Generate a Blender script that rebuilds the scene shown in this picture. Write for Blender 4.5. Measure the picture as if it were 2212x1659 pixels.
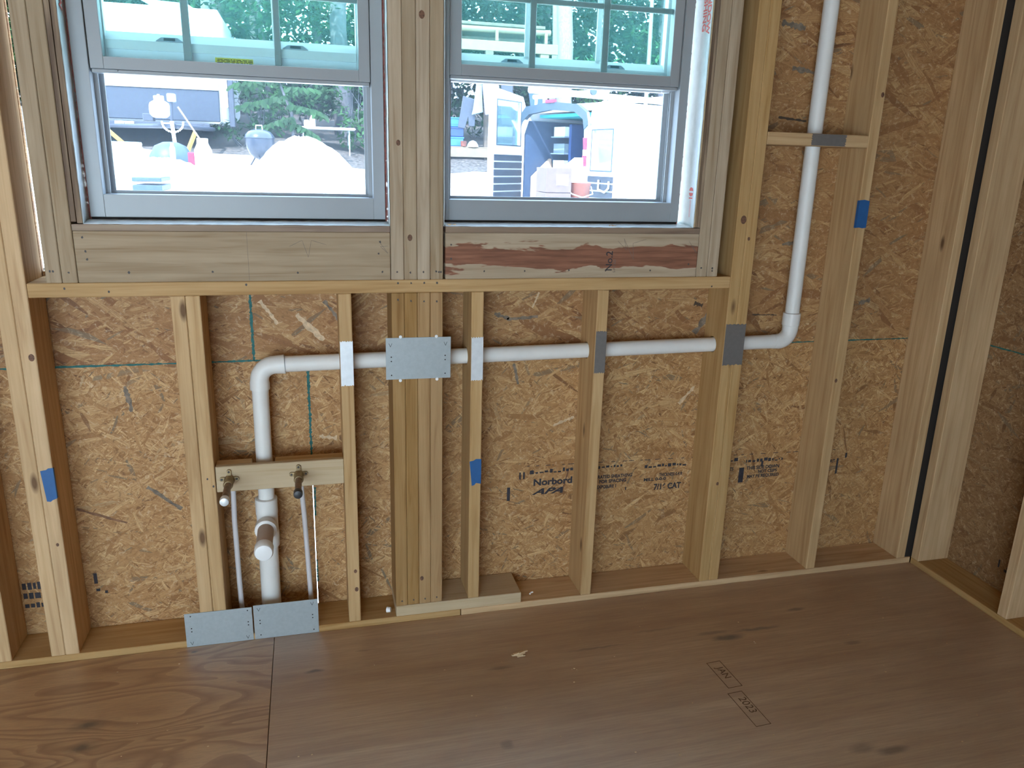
import bpy, bmesh, math, random
from mathutils import Vector, Matrix
for o in list(bpy.data.objects): bpy.data.objects.remove(o)
SC = bpy.context.scene
COL = SC.collection
rnd = random.Random(7)

# ---------------------------------------------------------------- camera, world, lights, exposure
cam = bpy.data.cameras.new('camera'); co = bpy.data.objects.new('camera', cam); COL.objects.link(co)
cam.sensor_fit = 'HORIZONTAL'; cam.sensor_width = 36.0; cam.lens = 1674.34 * 36 / 2212
R_ = Vector((0.96832585, -0.24822265, 0.02702902)); U_ = Vector((0.04312642, 0.2728898, 0.96107818)); F_ = Vector((0.24593732, 0.92947118, -0.2749512))
m = Matrix(((R_.x, U_.x, -F_.x, 0.7931), (R_.y, U_.y, -F_.y, -2.2573), (R_.z, U_.z, -F_.z, 1.4864), (0, 0, 0, 1)))
co.matrix_world = m
cam.clip_start = 0.02; cam.clip_end = 300
SC.camera = co
SC.view_settings.view_transform = 'Standard'; SC.view_settings.look = 'None'
SC.view_settings.exposure = -0.56; SC.view_settings.gamma = 1.0; SC.view_settings.use_curve_mapping = False

w = bpy.data.worlds.new('sky'); SC.world = w; w.use_nodes = True
wn = w.node_tree.nodes; wl = w.node_tree.links; wn.clear()
wo = wn.new('ShaderNodeOutputWorld'); wb = wn.new('ShaderNodeBackground'); wl.new(wb.outputs[0], wo.inputs[0])
wb.inputs[0].default_value = (0.62, 0.83, 1.0, 1); wb.inputs[1].default_value = 16.5

def lamp(name, kind, energy, color, loc, target, **kw):
    l = bpy.data.lights.new(name, kind); l.energy = energy; l.color = color
    for k, v in kw.items(): setattr(l, k, v)
    o = bpy.data.objects.new(name, l); COL.objects.link(o); o.location = loc
    o.rotation_euler = (Vector(target) - Vector(loc)).to_track_quat('-Z', 'Y').to_euler()
    return o
lamp('sun', 'SUN', 22.0, (1.0, 0.97, 0.92), (-6, -8, 14), (1, 2, 0), angle=0.01)
# area lamp added at the unseen rear opening, a fill standing in for daylight
lamp('doorway_daylight', 'AREA', 12, (1.0, 0.97, 0.92), (-1.5, -4.3, 1.1), (0.35, 0, 0.7), shape='RECTANGLE', size=2.4, size_y=1.7)

# ---------------------------------------------------------------- materials
def newmat(name):
    mt = bpy.data.materials.new(name); mt.use_nodes = True
    nt = mt.node_tree; nt.nodes.clear()
    out = nt.nodes.new('ShaderNodeOutputMaterial'); b = nt.nodes.new('ShaderNodeBsdfPrincipled')
    nt.links.new(b.outputs[0], out.inputs[0])
    return mt, nt, b, out
class G:
    """tiny node helper"""
    def __init__(s, nt): s.nt = nt
    def n(s, t, **kw):
        x = s.nt.nodes.new(t)
        for k, v in kw.items(): setattr(x, k, v)
        return x
    def l(s, a, b): s.nt.links.new(a, b)
    def coord(s, rand=True, scale=(1, 1, 1), rot=(0, 0, 0)):
        tc = s.n('ShaderNodeTexCoord'); v = tc.outputs['Object']
        if rand:
            oi = s.n('ShaderNodeObjectInfo'); mu = s.n('ShaderNodeMath', operation='MULTIPLY'); mu.inputs[1].default_value = 37.0
            s.l(oi.outputs['Random'], mu.inputs[0])
            ad = s.n('ShaderNodeVectorMath', operation='ADD'); s.l(v, ad.inputs[0]); s.l(mu.outputs[0], ad.inputs[1]); v = ad.outputs[0]
        mp = s.n('ShaderNodeMapping'); mp.inputs['Scale'].default_value = scale; mp.inputs['Rotation'].default_value = rot
        s.l(v, mp.inputs[0]); return mp.outputs[0]
    def noise(s, v, scale=5, detail=4, rough=0.55, dist=0.0):
        x = s.n('ShaderNodeTexNoise'); x.inputs['Scale'].default_value = scale; x.inputs['Detail'].default_value = detail
        x.inputs['Roughness'].default_value = rough; x.inputs['Distortion'].default_value = dist
        s.l(v, x.inputs['Vector']); return x.outputs['Fac']
    def ramp(s, f, pts):
        r = s.n('ShaderNodeValToRGB'); e = r.color_ramp.elements
        while len(e) < len(pts): e.new(0.5)
        for i, (p, c) in enumerate(pts): e[i].position = p; e[i].color = (c[0], c[1], c[2], 1) if not isinstance(c, (int, float)) else (c, c, c, 1)
        s.l(f, r.inputs[0]); return r.outputs[0]
    def mix(s, f, a, b, mode='MIX'):
        x = s.n('ShaderNodeMix', data_type='RGBA', blend_type=mode)
        for sock, v in ((x.inputs[0], f), (x.inputs[6], a), (x.inputs[7], b)):
            if hasattr(v, 'links') or isinstance(v, bpy.types.NodeSocket): s.l(v, sock)
            elif isinstance(v, (int, float)): sock.default_value = v
            else: sock.default_value = (v[0], v[1], v[2], 1)
        return x.outputs[2]
    def math(s, op, a, b=None, c=None):
        x = s.n('ShaderNodeMath', operation=op)
        for i, v in enumerate((a, b, c)):
            if v is None: continue
            if isinstance(v, bpy.types.NodeSocket): s.l(v, x.inputs[i])
            else: x.inputs[i].default_value = v
        return x.outputs[0]
    def bump(s, h, b, strength=0.2, dist=0.002):
        x = s.n('ShaderNodeBump'); x.inputs['Strength'].default_value = strength; x.inputs['Distance'].default_value = dist
        s.l(h, x.inputs['Height']); s.l(x.outputs[0], b.inputs['Normal'])

def plain(name, col, rough=0.6, metal=0.0, var=0.12, scale=14, bump=0.0, spec=0.5):
    mt, nt, b, out = newmat(name); g = G(nt)
    v = g.coord(); f = g.noise(v, scale, 4)
    lo = [c * (1 - var) for c in col]; hi = [min(1, c * (1 + var)) for c in col]
    g.l(g.ramp(f, [(0.3, lo), (0.7, hi)]), b.inputs['Base Color'])
    b.inputs['Roughness'].default_value = rough; b.inputs['Metallic'].default_value = metal
    b.inputs['Specular IOR Level'].default_value = spec
    if bump: g.bump(g.noise(v, scale * 8, 3), b, bump)
    return mt

def pine(name, axis, lo, hi, dark, knots=True, heart=None, knot_col=(0.10, 0.045, 0.02)):
    """sawn softwood, grain running along the given local axis"""
    mt, nt, b, out = newmat(name); g = G(nt)
    sc = [1, 1, 1]; sc[axis] = 0.045
    v = g.coord(scale=tuple(sc))
    rings = g.noise(v, 55, 3, 0.6, 0.6)
    fine = g.noise(v, 260, 3, 0.6)
    col = g.ramp(rings, [(0.30, dark), (0.46, lo), (0.66, hi)])
    col = g.mix(g.math('MULTIPLY', fine, 0.35), col, dark)
    sc2 = [1, 1, 1]; sc2[axis] = 0.5
    v2 = g.coord(scale=tuple(sc2))
    cloud = g.noise(v2, 7, 3)
    col = g.mix(g.ramp(cloud, [(0.35, 0.0), (0.75, 0.45)]), col, [c * 0.72 for c in lo])
    oi = g.n('ShaderNodeObjectInfo')
    hsv = g.n('ShaderNodeHueSaturation'); g.l(col, hsv.inputs['Color'])
    g.l(g.math('MULTIPLY_ADD', oi.outputs['Random'], 0.26, 0.86), hsv.inputs['Value'])
    g.l(g.math('MULTIPLY_ADD', oi.outputs['Random'], -0.2, 1.08), hsv.inputs['Saturation'])
    col = hsv.outputs[0]
    if heart:
        vh = g.coord(rand=False); sx = g.n('ShaderNodeSeparateXYZ'); g.l(vh, sx.inputs[0])
        n1 = g.noise(g.coord(rand=False, scale=(1.0, 1.0, 5.5)), 5.0, 4, 0.55, 0.5)
        ax = g.math('ABSOLUTE', g.math('ADD', sx.outputs['Z'], 0.004))
        f = g.ramp(g.math('MULTIPLY_ADD', ax, -8.5, n1), [(0.205, 0.0), (0.235, 1.0)])
        st = g.noise(g.coord(rand=False, scale=(0.06, 1, 1)), 130, 3)
        hc = g.ramp(st, [(0.3, heart), (0.7, [c * 1.9 for c in heart])])
        col = g.mix(f, col, hc)
    if knots:
        sck = [1, 1, 1]; sck[axis] = 0.34
        vk = g.coord(scale=tuple(sck))
        vo = g.n('ShaderNodeTexVoronoi'); vo.inputs['Scale'].default_value = 9.5; g.l(vk, vo.inputs['Vector'])
        vk2 = g.coord(scale=(1, 1, 1)); 
        sep = g.n('ShaderNodeSeparateColor'); g.l(vo.outputs['Color'], sep.inputs[0])
        rare = g.math('GREATER_THAN', sep.outputs[0], 0.62)
        core = g.ramp(vo.outputs['Distance'], [(0.05, 1.0), (0.115, 0.0)])
        col = g.mix(g.math('MULTIPLY', g.math('MULTIPLY', core, rare), 0.85), col, knot_col)
    g.l(col, b.inputs['Base Color']); b.inputs['Roughness'].default_value = 0.72; b.inputs['Specular IOR Level'].default_value = 0.25
    g.bump(fine, b, 0.25, 0.001)
    return mt

def osb(name, lo=(0.30, 0.138, 0.048), mid=(0.52, 0.29, 0.118), hi=(0.70, 0.455, 0.22), plane='XZ', big=1.0, flat=1.0):
    mt, nt, b, out = newmat(name); g = G(nt)
    tc = g.coord(rand=False)
    sep = g.n('ShaderNodeSeparateXYZ'); g.l(tc, sep.inputs[0])
    cb = g.n('ShaderNodeCombineXYZ')
    if plane == 'XZ': g.l(sep.outputs['X'], cb.inputs[0])
    else: g.l(sep.outputs['Y'], cb.inputs[0])
    g.l(sep.outputs['Z'], cb.inputs[1])
    wob = g.n('ShaderNodeTexNoise'); wob.inputs['Scale'].default_value = 6; wob.inputs['Detail'].default_value = 5; g.l(cb.outputs[0], wob.inputs['Vector'])
    wv = g.n('ShaderNodeVectorMath', operation='MULTIPLY_ADD'); g.l(wob.outputs['Color'], wv.inputs[0])
    wv.inputs[1].default_value = (0.022, 0.022, 0); g.l(cb.outputs[0], wv.inputs[2])
    base = wv.outputs[0]
    best = None; colr = None; grain = None
    for i, (ang, L, W) in enumerate([(0.12, 0.10, 0.015), (0.62, 0.085, 0.012), (-0.55, 0.09, 0.014), (1.25, 0.06, 0.010), (-1.1, 0.05, 0.008), (-0.12, 0.13, 0.018), (0.3, 0.04, 0.0045), (-0.35, 0.035, 0.004), (0.85, 0.03, 0.0035), (-0.8, 0.022, 0.003)]):
        ang *= flat; L *= big; W *= big; mr = g.n('ShaderNodeMapping'); mr.inputs['Rotation'].default_value = (0, 0, ang); mr.inputs['Location'].default_value = (i * 1.7, i * 2.3, 0)
        g.l(base, mr.inputs[0])
        ms = g.n('ShaderNodeMapping'); ms.inputs['Scale'].default_value = (1 / L, 1 / W, 1); g.l(mr.outputs[0], ms.inputs[0])
        vo = g.n('ShaderNodeTexVoronoi', voronoi_dimensions='2D'); vo.inputs['Scale'].default_value = 1.0; g.l(ms.outputs[0], vo.inputs['Vector'])
        sc = g.n('ShaderNodeSeparateColor'); g.l(vo.outputs['Color'], sc.inputs[0])
        h = sc.outputs[0]; c = sc.outputs[1]
        h = g.math('MULTIPLY', h, (1.0 if big == 1.0 else 0.95) if i >= 6 else 0.99)
        mg = g.n('ShaderNodeMapping'); mg.inputs['Scale'].default_value = (14, 330, 1); g.l(mr.outputs[0], mg.inputs[0])
        gn = g.noise(mg.outputs[0], 1.0, 3, 0.6)
        if best is None: best, colr, grain = h, c, gn
        else:
            k = g.math('GREATER_THAN', h, best)
            best = g.math('MAXIMUM', h, best)
            mx = g.n('ShaderNodeMix'); g.l(k, mx.inputs[0]); g.l(colr, mx.inputs[2]); g.l(c, mx.inputs[3]); colr = mx.outputs[0]
            mx = g.n('ShaderNodeMix'); g.l(k, mx.inputs[0]); g.l(grain, mx.inputs[2]); g.l(gn, mx.inputs[3]); grain = mx.outputs[0]
    grey = (0.20, 0.155, 0.10); drk = (0.13, 0.06, 0.028)
    col = g.ramp(colr, [(0.0, drk), (0.035, lo), (0.3, [0.8 * a + 0.2 * c for a, c in zip(mid, lo)]), (0.6, mid), (0.9, hi), (0.955, hi), (0.975, grey), (1.0, grey)])
    col = g.mix(g.ramp(grain, [(0.32, 0.8), (0.60, 0.0)]), col, lo)
    fl = g.noise(base, 60, 5, 0.75, 0.9)
    col = g.mix(g.ramp(fl, [(0.30, 0.85), (0.45, 0.0)]), col, (0.17, 0.085, 0.04))
    col = g.mix(g.ramp(fl, [(0.55, 0.0), (0.70, 0.7)]), col, (0.74, 0.56, 0.36))
    big = g.noise(base, 1.6, 3)
    col = g.mix(g.ramp(big, [(0.35, 0.0), (0.7, 0.3)]), col, [c * 0.8 for c in mid])
    g.l(col, b.inputs['Base Color']); b.inputs['Roughness'].default_value = 0.62; b.inputs['Specular IOR Level'].default_value = 0.3
    hgt = g.math('ADD', g.math('MULTIPLY', best, 0.8), g.math('MULTIPLY', grain, 0.3))
    g.bump(hgt, b, 0.35, 0.002)
    return mt

def plyfloor(name, figured):
    mt, nt, b, out = newmat(name); g = G(nt)
    v = g.coord(scale=(0.13 if figured else 0.06, 1, 1))
    if figured:
        n0 = g.noise(g.coord(scale=(0.30, 1, 1)), 3.6, 2, 0.5, 0.8)
        band = g.math('FRACT', g.math('MULTIPLY', n0, 17.0))
        f = g.math('ADD', g.math('MULTIPLY', band, 0.75), g.math('MULTIPLY', g.noise(v, 40, 4), 0.35))
        col = g.ramp(f, [(0.15, (0.52, 0.32, 0.165)), (0.50, (0.46, 0.265, 0.13)), (0.78, (0.29, 0.135, 0.055)), (1.0, (0.44, 0.25, 0.12))])
    else:
        f = g.noise(v, 26, 5, 0.62, 0.3)
        col = g.ramp(f, [(0.28, (0.33, 0.185, 0.10)), (0.5, (0.45, 0.28, 0.16)), (0.72, (0.56, 0.385, 0.245))])
        fb = g.noise(g.coord(scale=(0.4, 1, 1)), 5, 3)
        col = g.mix(g.ramp(fb, [(0.4, 0.0), (0.7, 0.5)]), col, (0.27, 0.145, 0.078))
    fine = g.noise(v, 170, 3, 0.7)
    col = g.mix(g.ramp(fine, [(0.35, 0.4), (0.6, 0.0)]), col, (0.24, 0.125, 0.06))
    # stains and knots with places of their own (panel-local metres): x, y, rx, ry, strength
    tcn = g.coord(rand=False); wn_ = g.n('ShaderNodeTexNoise'); wn_.inputs['Scale'].default_value = 30; g.l(tcn, wn_.inputs['Vector'])
    wv = g.n('ShaderNodeVectorMath', operation='MULTIPLY_ADD'); g.l(wn_.outputs['Color'], wv.inputs[0]); wv.inputs[1].default_value = (0.02, 0.012, 0); g.l(tcn, wv.inputs[2])
    for (x, y, rx, ry, s, c) in FIG if figured else STAIN:
        mp = g.n('ShaderNodeMapping'); mp.inputs['Location'].default_value = (-(x + 0.01) / rx, -(y + 0.006) / ry, 0); mp.inputs['Scale'].default_value = (1 / rx, 1 / ry, 0)
        g.l(wv.outputs[0], mp.inputs[0]); ln = g.n('ShaderNodeVectorMath', operation='LENGTH'); g.l(mp.outputs[0], ln.inputs[0])
        col = g.mix(g.math('MULTIPLY', g.ramp(ln.outputs['Value'], [(0.35, 1.0), (1.0, 0.0)]), s), col, c)
    g.l(col, b.inputs['Base Color'])
    g.l(g.ramp(g.noise(g.coord(), 9, 4), [(0.3, 0.40), (0.7, 0.56)]), b.inputs['Roughness'])
    b.inputs['Specular IOR Level'].default_value = 0.9
    b.inputs['Coat Weight'].default_value = 1.0; b.inputs['Coat Roughness'].default_value = 0.5; b.inputs['Coat IOR'].default_value = 1.95
    g.bump(fine, b, 0.12, 0.001)
    return mt
# local coordinates of the two floor sheets (origins at their centres, see below)
SX0, SX1, SY0, SY1 = 0.6345, 3.0285, -2.44, -0.0015
FX0, FX1 = -2.6, 0.6325
cx2, cy2 = (SX0 + SX1) / 2, (SY0 + SY1) / 2; cx1 = (FX0 + FX1) / 2
BK = (0.045, 0.032, 0.03); BR = (0.07, 0.03, 0.014)
STAIN = [(x - cx2, y - cy2, rx, ry, s, c) for x, y, rx, ry, s, c in [
    (2.06, -0.31, 0.07, 0.018, 0.9, BK), (2.18, -0.285, 0.10, 0.010, 0.7, BK), (2.02, -0.275, 0.07, 0.012, 0.5, BK), (2.38, -0.207, 0.045, 0.012, 0.7, BR),
    (0.755, -0.203, 0.035, 0.010, 0.9, BR), (1.30, -0.305, 0.05, 0.010, 0.6, BR), (1.62, -0.272, 0.13, 0.006, 0.6, BR), (1.24, -0.62, 0.02, 0.02, 0.5, BR),
    (2.236, -0.863, 0.06, 0.018, 0.75, BR), (2.16, -0.84, 0.05, 0.02, 0.5, BR), (2.45, -0.42, 0.04, 0.012, 0.5, BR), (1.85, -0.22, 0.12, 0.006, 0.45, BR), (0.90, -0.13, 0.03, 0.008, 0.4, BR)]]
FIG = [(x - cx1, y - cy2, rx, ry, s, c) for x, y, rx, ry, s, c in [
    (0.169, -0.309, 0.026, 0.013, 0.95, BK), (0.169, -0.309, 0.06, 0.028, 0.5, BR), (0.173, -0.393, 0.02, 0.012, 0.95, BK), (0.173, -0.393, 0.05, 0.026, 0.5, BR), (0.40, -0.03, 0.01, 0.006, 0.9, BK)]]

PL, PH, PD = (0.57, 0.36, 0.165), (0.67, 0.445, 0.225), (0.43, 0.24, 0.095)
M = {}
M['pine_z'] = pine('pine_upright', 2, PL, PH, PD)
M['pine_x'] = pine('pine_level', 0, PL, PH, PD)
M['pine_y'] = pine('pine_crosswise', 1, PL, PH, PD)
GL, GH, GD = (0.46, 0.35, 0.235), (0.55, 0.43, 0.30), (0.34, 0.235, 0.14)
M['grey_z'] = pine('weathered_pine_upright', 2, GL, GH, GD)
M['grey_x'] = pine('weathered_pine_level', 0, GL, GH, GD)
M['heart_x'] = pine('pine_with_red_heartwood', 0, GL, GH, GD, heart=(0.17, 0.075, 0.045))
M['honey_z'] = pine('honey_pine_upright', 2, (0.42, 0.245, 0.10), (0.50, 0.31, 0.14), (0.28, 0.145, 0.05))
M['pale_x'] = pine('pale_planed_pine', 0, (0.62, 0.48, 0.31), (0.68, 0.54, 0.36), (0.52, 0.37, 0.21), knots=False)
M['plyedge_z'] = pine('plywood_edge_upright', 2, (0.22, 0.15, 0.10), (0.42, 0.30, 0.19), (0.10, 0.06, 0.04), knots=False)
M['plyedge_x'] = pine('plywood_edge_level', 0, (0.30, 0.21, 0.15), (0.38, 0.28, 0.19), (0.2, 0.13, 0.09), knots=False)
M['osb'] = osb('strand_board')
M['osb_big'] = osb('coarse_strand_board', (0.27, 0.122, 0.048), (0.44, 0.235, 0.095), (0.60, 0.38, 0.175), big=1.75, flat=0.6)
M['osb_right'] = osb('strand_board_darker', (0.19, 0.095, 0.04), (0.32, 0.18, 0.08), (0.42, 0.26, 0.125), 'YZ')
M['ply_fig'] = plyfloor('plywood_figured', True)
M['ply_floor'] = plyfloor('plywood_worn', False)
M['vinyl'] = plain('white_vinyl', (0.31, 0.325, 0.335), 0.35, var=0.02)  # white frame plastic darkened, its backlit shade put into the colour
M['vinyl_outer'] = plain('bright_white_vinyl', (0.70, 0.72, 0.74), 0.35, var=0.02)  # same white plastic, left bright for the daylit outer sash
M['dark'] = plain('black_gap', (0.02, 0.015, 0.012), 0.9)  # near-black for shade painted into gaps, also for the punched holes
M['film'] = plain('white_flashing_membrane', (0.70, 0.76, 0.77), 0.2, var=0.06, scale=40, bump=0.25)
M['redink'] = plain('red_ink', (0.75, 0.16, 0.14), 0.6)
M['ink'] = plain('black_ink', (0.035, 0.032, 0.04), 0.8, var=0.3, scale=60)
M['nailhead'] = plain('rusty_nail_head', (0.07, 0.06, 0.055), 0.6)
M['pvc'] = plain('white_plastic_pipe', (0.80, 0.78, 0.74), 0.42, var=0.03)
M['pvc_dusty'] = plain('dusty_plastic_pipe', (0.50, 0.39, 0.31), 0.6, var=0.08)  # tan tone for the stub, the other pipe parts are white
M['cap_white'] = plain('white_cap', (0.88, 0.88, 0.87), 0.25, var=0.01)
M['pex'] = plain('translucent_white_tubing', (0.66, 0.62, 0.62), 0.35, var=0.03)
M['brass'] = plain('aged_brass', (0.30, 0.22, 0.12), 0.45, 0.8, var=0.25, scale=50)
M['copper'] = plain('dull_copper', (0.22, 0.15, 0.10), 0.5, 0.7, var=0.3, scale=60)
M['black'] = plain('black_rubber', (0.03, 0.028, 0.03), 0.45)
M['zinc'] = plain('galvanised_steel', (0.40, 0.44, 0.45), 0.5, 0.35, var=0.05, scale=90)
M['zinc_bright'] = plain('bright_galvanised_steel', (0.75, 0.78, 0.80), 0.42, 0.3, var=0.05, scale=60)
M['zinc_dark'] = plain('dull_grey_steel', (0.20, 0.185, 0.175), 0.5, 0.3, var=0.06, scale=80)  # same steel as the light plates, a dark reflection put into its colour
M['blue'] = plain('blue_masking_tape', (0.018, 0.105, 0.29), 0.55, var=0.06, scale=60)
M['green'] = plain('green_edge_paint', (0.02, 0.13, 0.12), 0.7, var=0.3, scale=90)
M['foam'] = plain('red_sealant', (0.45, 0.14, 0.11), 0.7, var=0.3, scale=90)
M['chip'] = plain('fresh_wood_chip', (0.62, 0.45, 0.27), 0.7)
M['yellow'] = plain('yellow_label', (0.75, 0.62, 0.08), 0.5, var=0.03)
M['grey_plastic'] = plain('grey_plastic', (0.30, 0.36, 0.44), 0.4)
# outdoors
M['white_paint'] = plain('white_paint', (0.82, 0.83, 0.84), 0.35, var=0.02)
M['gravel'] = plain('pale_gravel', (0.62, 0.60, 0.58), 0.9, var=0.25, scale=60, bump=0.6)
M['yard'] = plain('pale_sandy_yard', (0.55, 0.52, 0.48), 0.95, var=0.25, scale=6)
M['litter'] = plain('leaf_litter', (0.065, 0.055, 0.048), 0.95, var=0.7, scale=18)
M['black_panel'] = plain('charcoal_panel', (0.022, 0.028, 0.042), 0.4, var=0.06)
M['dark_steel'] = plain('black_steel', (0.03, 0.035, 0.05), 0.5)
M['amber_steel'] = plain('amber_bracket', (0.35, 0.22, 0.04), 0.6)
M['tarp'] = plain('slate_blue_sheet', (0.035, 0.06, 0.11), 0.5)
M['mint'] = plain('pale_green_plastic', (0.35, 0.55, 0.58), 0.5)
M['kettle'] = plain('grey_blue_enamel', (0.035, 0.042, 0.06), 0.25)
M['timber'] = plain('pale_timber', (0.17, 0.13, 0.085), 0.7, var=0.1)
M['log'] = plain('brown_log', (0.10, 0.075, 0.055), 0.8, var=0.35, scale=9)
M['bark'] = plain('grey_bark', (0.065, 0.065, 0.07), 0.9, var=0.5, scale=22, bump=0.8)
M['bark_dark'] = plain('dark_bark', (0.09, 0.085, 0.085), 0.9, var=0.4, scale=22)
M['birch'] = plain('pale_birch_bark', (0.20, 0.20, 0.20), 0.8, var=0.3, scale=30)
M['shirt'] = plain('lilac_cloth', (0.17, 0.155, 0.20), 0.9)
M['shirt_blue'] = plain('pale_blue_cloth', (0.18, 0.23, 0.25), 0.9)
M['dark_cloth'] = plain('dark_cloth', (0.05, 0.06, 0.08), 0.9)
M['denim'] = plain('denim', (0.03, 0.06, 0.13), 0.9)
M['crate_blue'] = plain('blue_plastic', (0.03, 0.14, 0.42), 0.5)
M['navy'] = plain('navy_plastic', (0.02, 0.05, 0.16), 0.5)
M['lamp_red'] = plain('red_lens', (0.20, 0.018, 0.045), 0.25)
M['teal'] = plain('teal_lining', (0.03, 0.38, 0.42), 0.5)
M['card'] = plain('brown_cardboard', (0.42, 0.28, 0.19), 0.8)
M['card_pink'] = plain('pale_pink_cardboard', (0.115, 0.080, 0.078), 0.8)
M['orange'] = plain('orange_plastic', (0.16, 0.045, 0.028), 0.5)
M['paper'] = plain('white_paper', (0.85, 0.85, 0.84), 0.8, var=0.01)
M['seal'] = plain('dark_rubber_seal', (0.035, 0.055, 0.075), 0.5)
M['print_grey'] = plain('grey_lettering', (0.35, 0.37, 0.38), 0.6)

def leafmat(name, a, bcol):
    mt, nt, b, out = newmat(name); g = G(nt)
    v = g.coord(); col = g.ramp(g.noise(v, 3.0, 5, 0.8), [(0.3, a), (0.7, bcol)])
    g.l(col, b.inputs['Base Color']); b.inputs['Roughness'].default_value = 0.65; b.inputs['Specular IOR Level'].default_value = 0.25
    tr = g.n('ShaderNodeBsdfTranslucent'); g.l(col, tr.inputs[0]); mx = g.n('ShaderNodeMixShader'); mx.inputs[0].default_value = 0.35
    g.l(b.outputs[0], mx.inputs[1]); g.l(tr.outputs[0], mx.inputs[2]); g.l(mx.outputs[0], out.inputs[0])
    return mt
M['leaf'] = leafmat('green_leaves', (0.003, 0.016, 0.006), (0.030, 0.095, 0.025))
M['leaf_dark'] = leafmat('dark_green_leaves', (0.0015, 0.008, 0.005), (0.009, 0.034, 0.014))
M['leaf_bright'] = leafmat('bright_green_leaves', (0.012, 0.05, 0.015), (0.075, 0.19, 0.06))

def sheer(name, tint, haze, hazecol, gloss=0.05):
    mt, nt, b, out = newmat(name); g = G(nt); nt.nodes.remove(b)
    t = g.n('ShaderNodeBsdfTransparent'); t.inputs[0].default_value = (*tint, 1)
    d = g.n('ShaderNodeBsdfTranslucent'); d.inputs[0].default_value = (*hazecol, 1)
    mx = g.n('ShaderNodeMixShader'); v = g.coord()
    g.l(g.ramp(g.noise(v, 4, 3), [(0.3, haze * 0.85), (0.7, haze * 1.15)]), mx.inputs[0])
    g.l(t.outputs[0], mx.inputs[1]); g.l(d.outputs[0], mx.inputs[2])
    gl = g.n('ShaderNodeBsdfGlossy'); gl.inputs['Roughness'].default_value = 0.02
    m2 = g.n('ShaderNodeMixShader'); m2.inputs[0].default_value = gloss
    g.l(mx.outputs[0], m2.inputs[1]); g.l(gl.outputs[0], m2.inputs[2]); g.l(m2.outputs[0], out.inputs[0])
    return mt
M['glass'] = sheer('dusty_tinted_glass', (0.88, 0.985, 0.985), 0.014, (0.45, 0.90, 0.92), 0.02)  # tinted glass, veiling glare put in as a translucent haze
M['screen'] = sheer('fine_insect_mesh', (0.84, 0.88, 0.95), 0.014, (0.72, 0.85, 1.0), 0.0)  # assumed screen, its translucent share paints a bluish haze
M['van_glass'] = sheer('van_glass', (0.55, 0.70, 0.75), 0.12, (0.7, 0.9, 0.95), 0.25)

# ---------------------------------------------------------------- object helpers
def props(o, label=None, cat=None, group=None, kind=None):
    if label: o['label'] = label
    if cat: o['category'] = cat
    if group: o['group'] = group
    if kind: o['kind'] = kind
    return o
def empty(name, loc, label=None, cat=None, group=None, kind=None):
    o = bpy.data.objects.new(name, None); COL.objects.link(o); o.location = loc; o.empty_display_size = 0.1
    return props(o, label, cat, group, kind)
def wloc(o):
    v = Vector((0, 0, 0))
    while o is not None: v = v + o.location; o = o.parent
    return v
def link(name, bm, mat, parent=None, label=None, cat=None, group=None, kind=None, smooth=False):
    """bm is in world coordinates; the object gets its origin at the middle of its shape"""
    me = bpy.data.meshes.new(name)
    cs = [v.co for v in bm.verts]
    c = Vector([(min(p[i] for p in cs) + max(p[i] for p in cs)) / 2 for i in range(3)])
    bmesh.ops.translate(bm, verts=bm.verts, vec=-c)
    bmesh.ops.recalc_face_normals(bm, faces=bm.faces)
    bm.to_mesh(me); bm.free()
    if smooth:
        for p in me.polygons: p.use_smooth = True
        if hasattr(me, 'set_sharp_from_angle'): me.set_sharp_from_angle(angle=0.7)
    me.materials.append(M[mat] if isinstance(mat, str) else mat)
    o = bpy.data.objects.new(name, me); COL.objects.link(o)
    if parent is not None: o.parent = parent; o.location = c - wloc(parent)
    else: o.location = c
    return props(o, label, cat, group, kind)
def box(bm, x0, x1, y0, y1, z0, z1, bev=0.0):
    vs = [bm.verts.new((x, y, z)) for x in (x0, x1) for y in (y0, y1) for z in (z0, z1)]
    fs = [(0, 1, 3, 2), (4, 6, 7, 5), (0, 4, 5, 1), (2, 3, 7, 6), (0, 2, 6, 4), (1, 5, 7, 3)]
    ff = [bm.faces.new([vs[i] for i in f]) for f in fs]
    if bev:
        es = {e for f in ff for e in f.edges}
        bmesh.ops.bevel(bm, geom=list(es), offset=bev, segments=1, affect='EDGES')
    return vs
def bd(name, x0, x1, y0, y1, z0, z1, mat, parent=None, bev=0.002, **kw):
    bm = bmesh.new(); box(bm, x0, x1, y0, y1, z0, z1, bev); return link(name, bm, mat, parent, **kw)
def prism(bm, poly, a0, a1, plane='xz'):
    """extrude a polygon; plane xz -> thickness in y, xy -> z, yz -> x"""
    def P(u, v, t): return {'xz': (u, t, v), 'xy': (u, v, t), 'yz': (t, u, v)}[plane]
    lo = [bm.verts.new(P(u, v, a0)) for u, v in poly]; hi = [bm.verts.new(P(u, v, a1)) for u, v in poly]
    n = len(poly); bm.faces.new(lo); bm.faces.new(hi[::-1])
    for i in range(n): bm.faces.new((lo[i], lo[(i + 1) % n], hi[(i + 1) % n], hi[i]))
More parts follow.
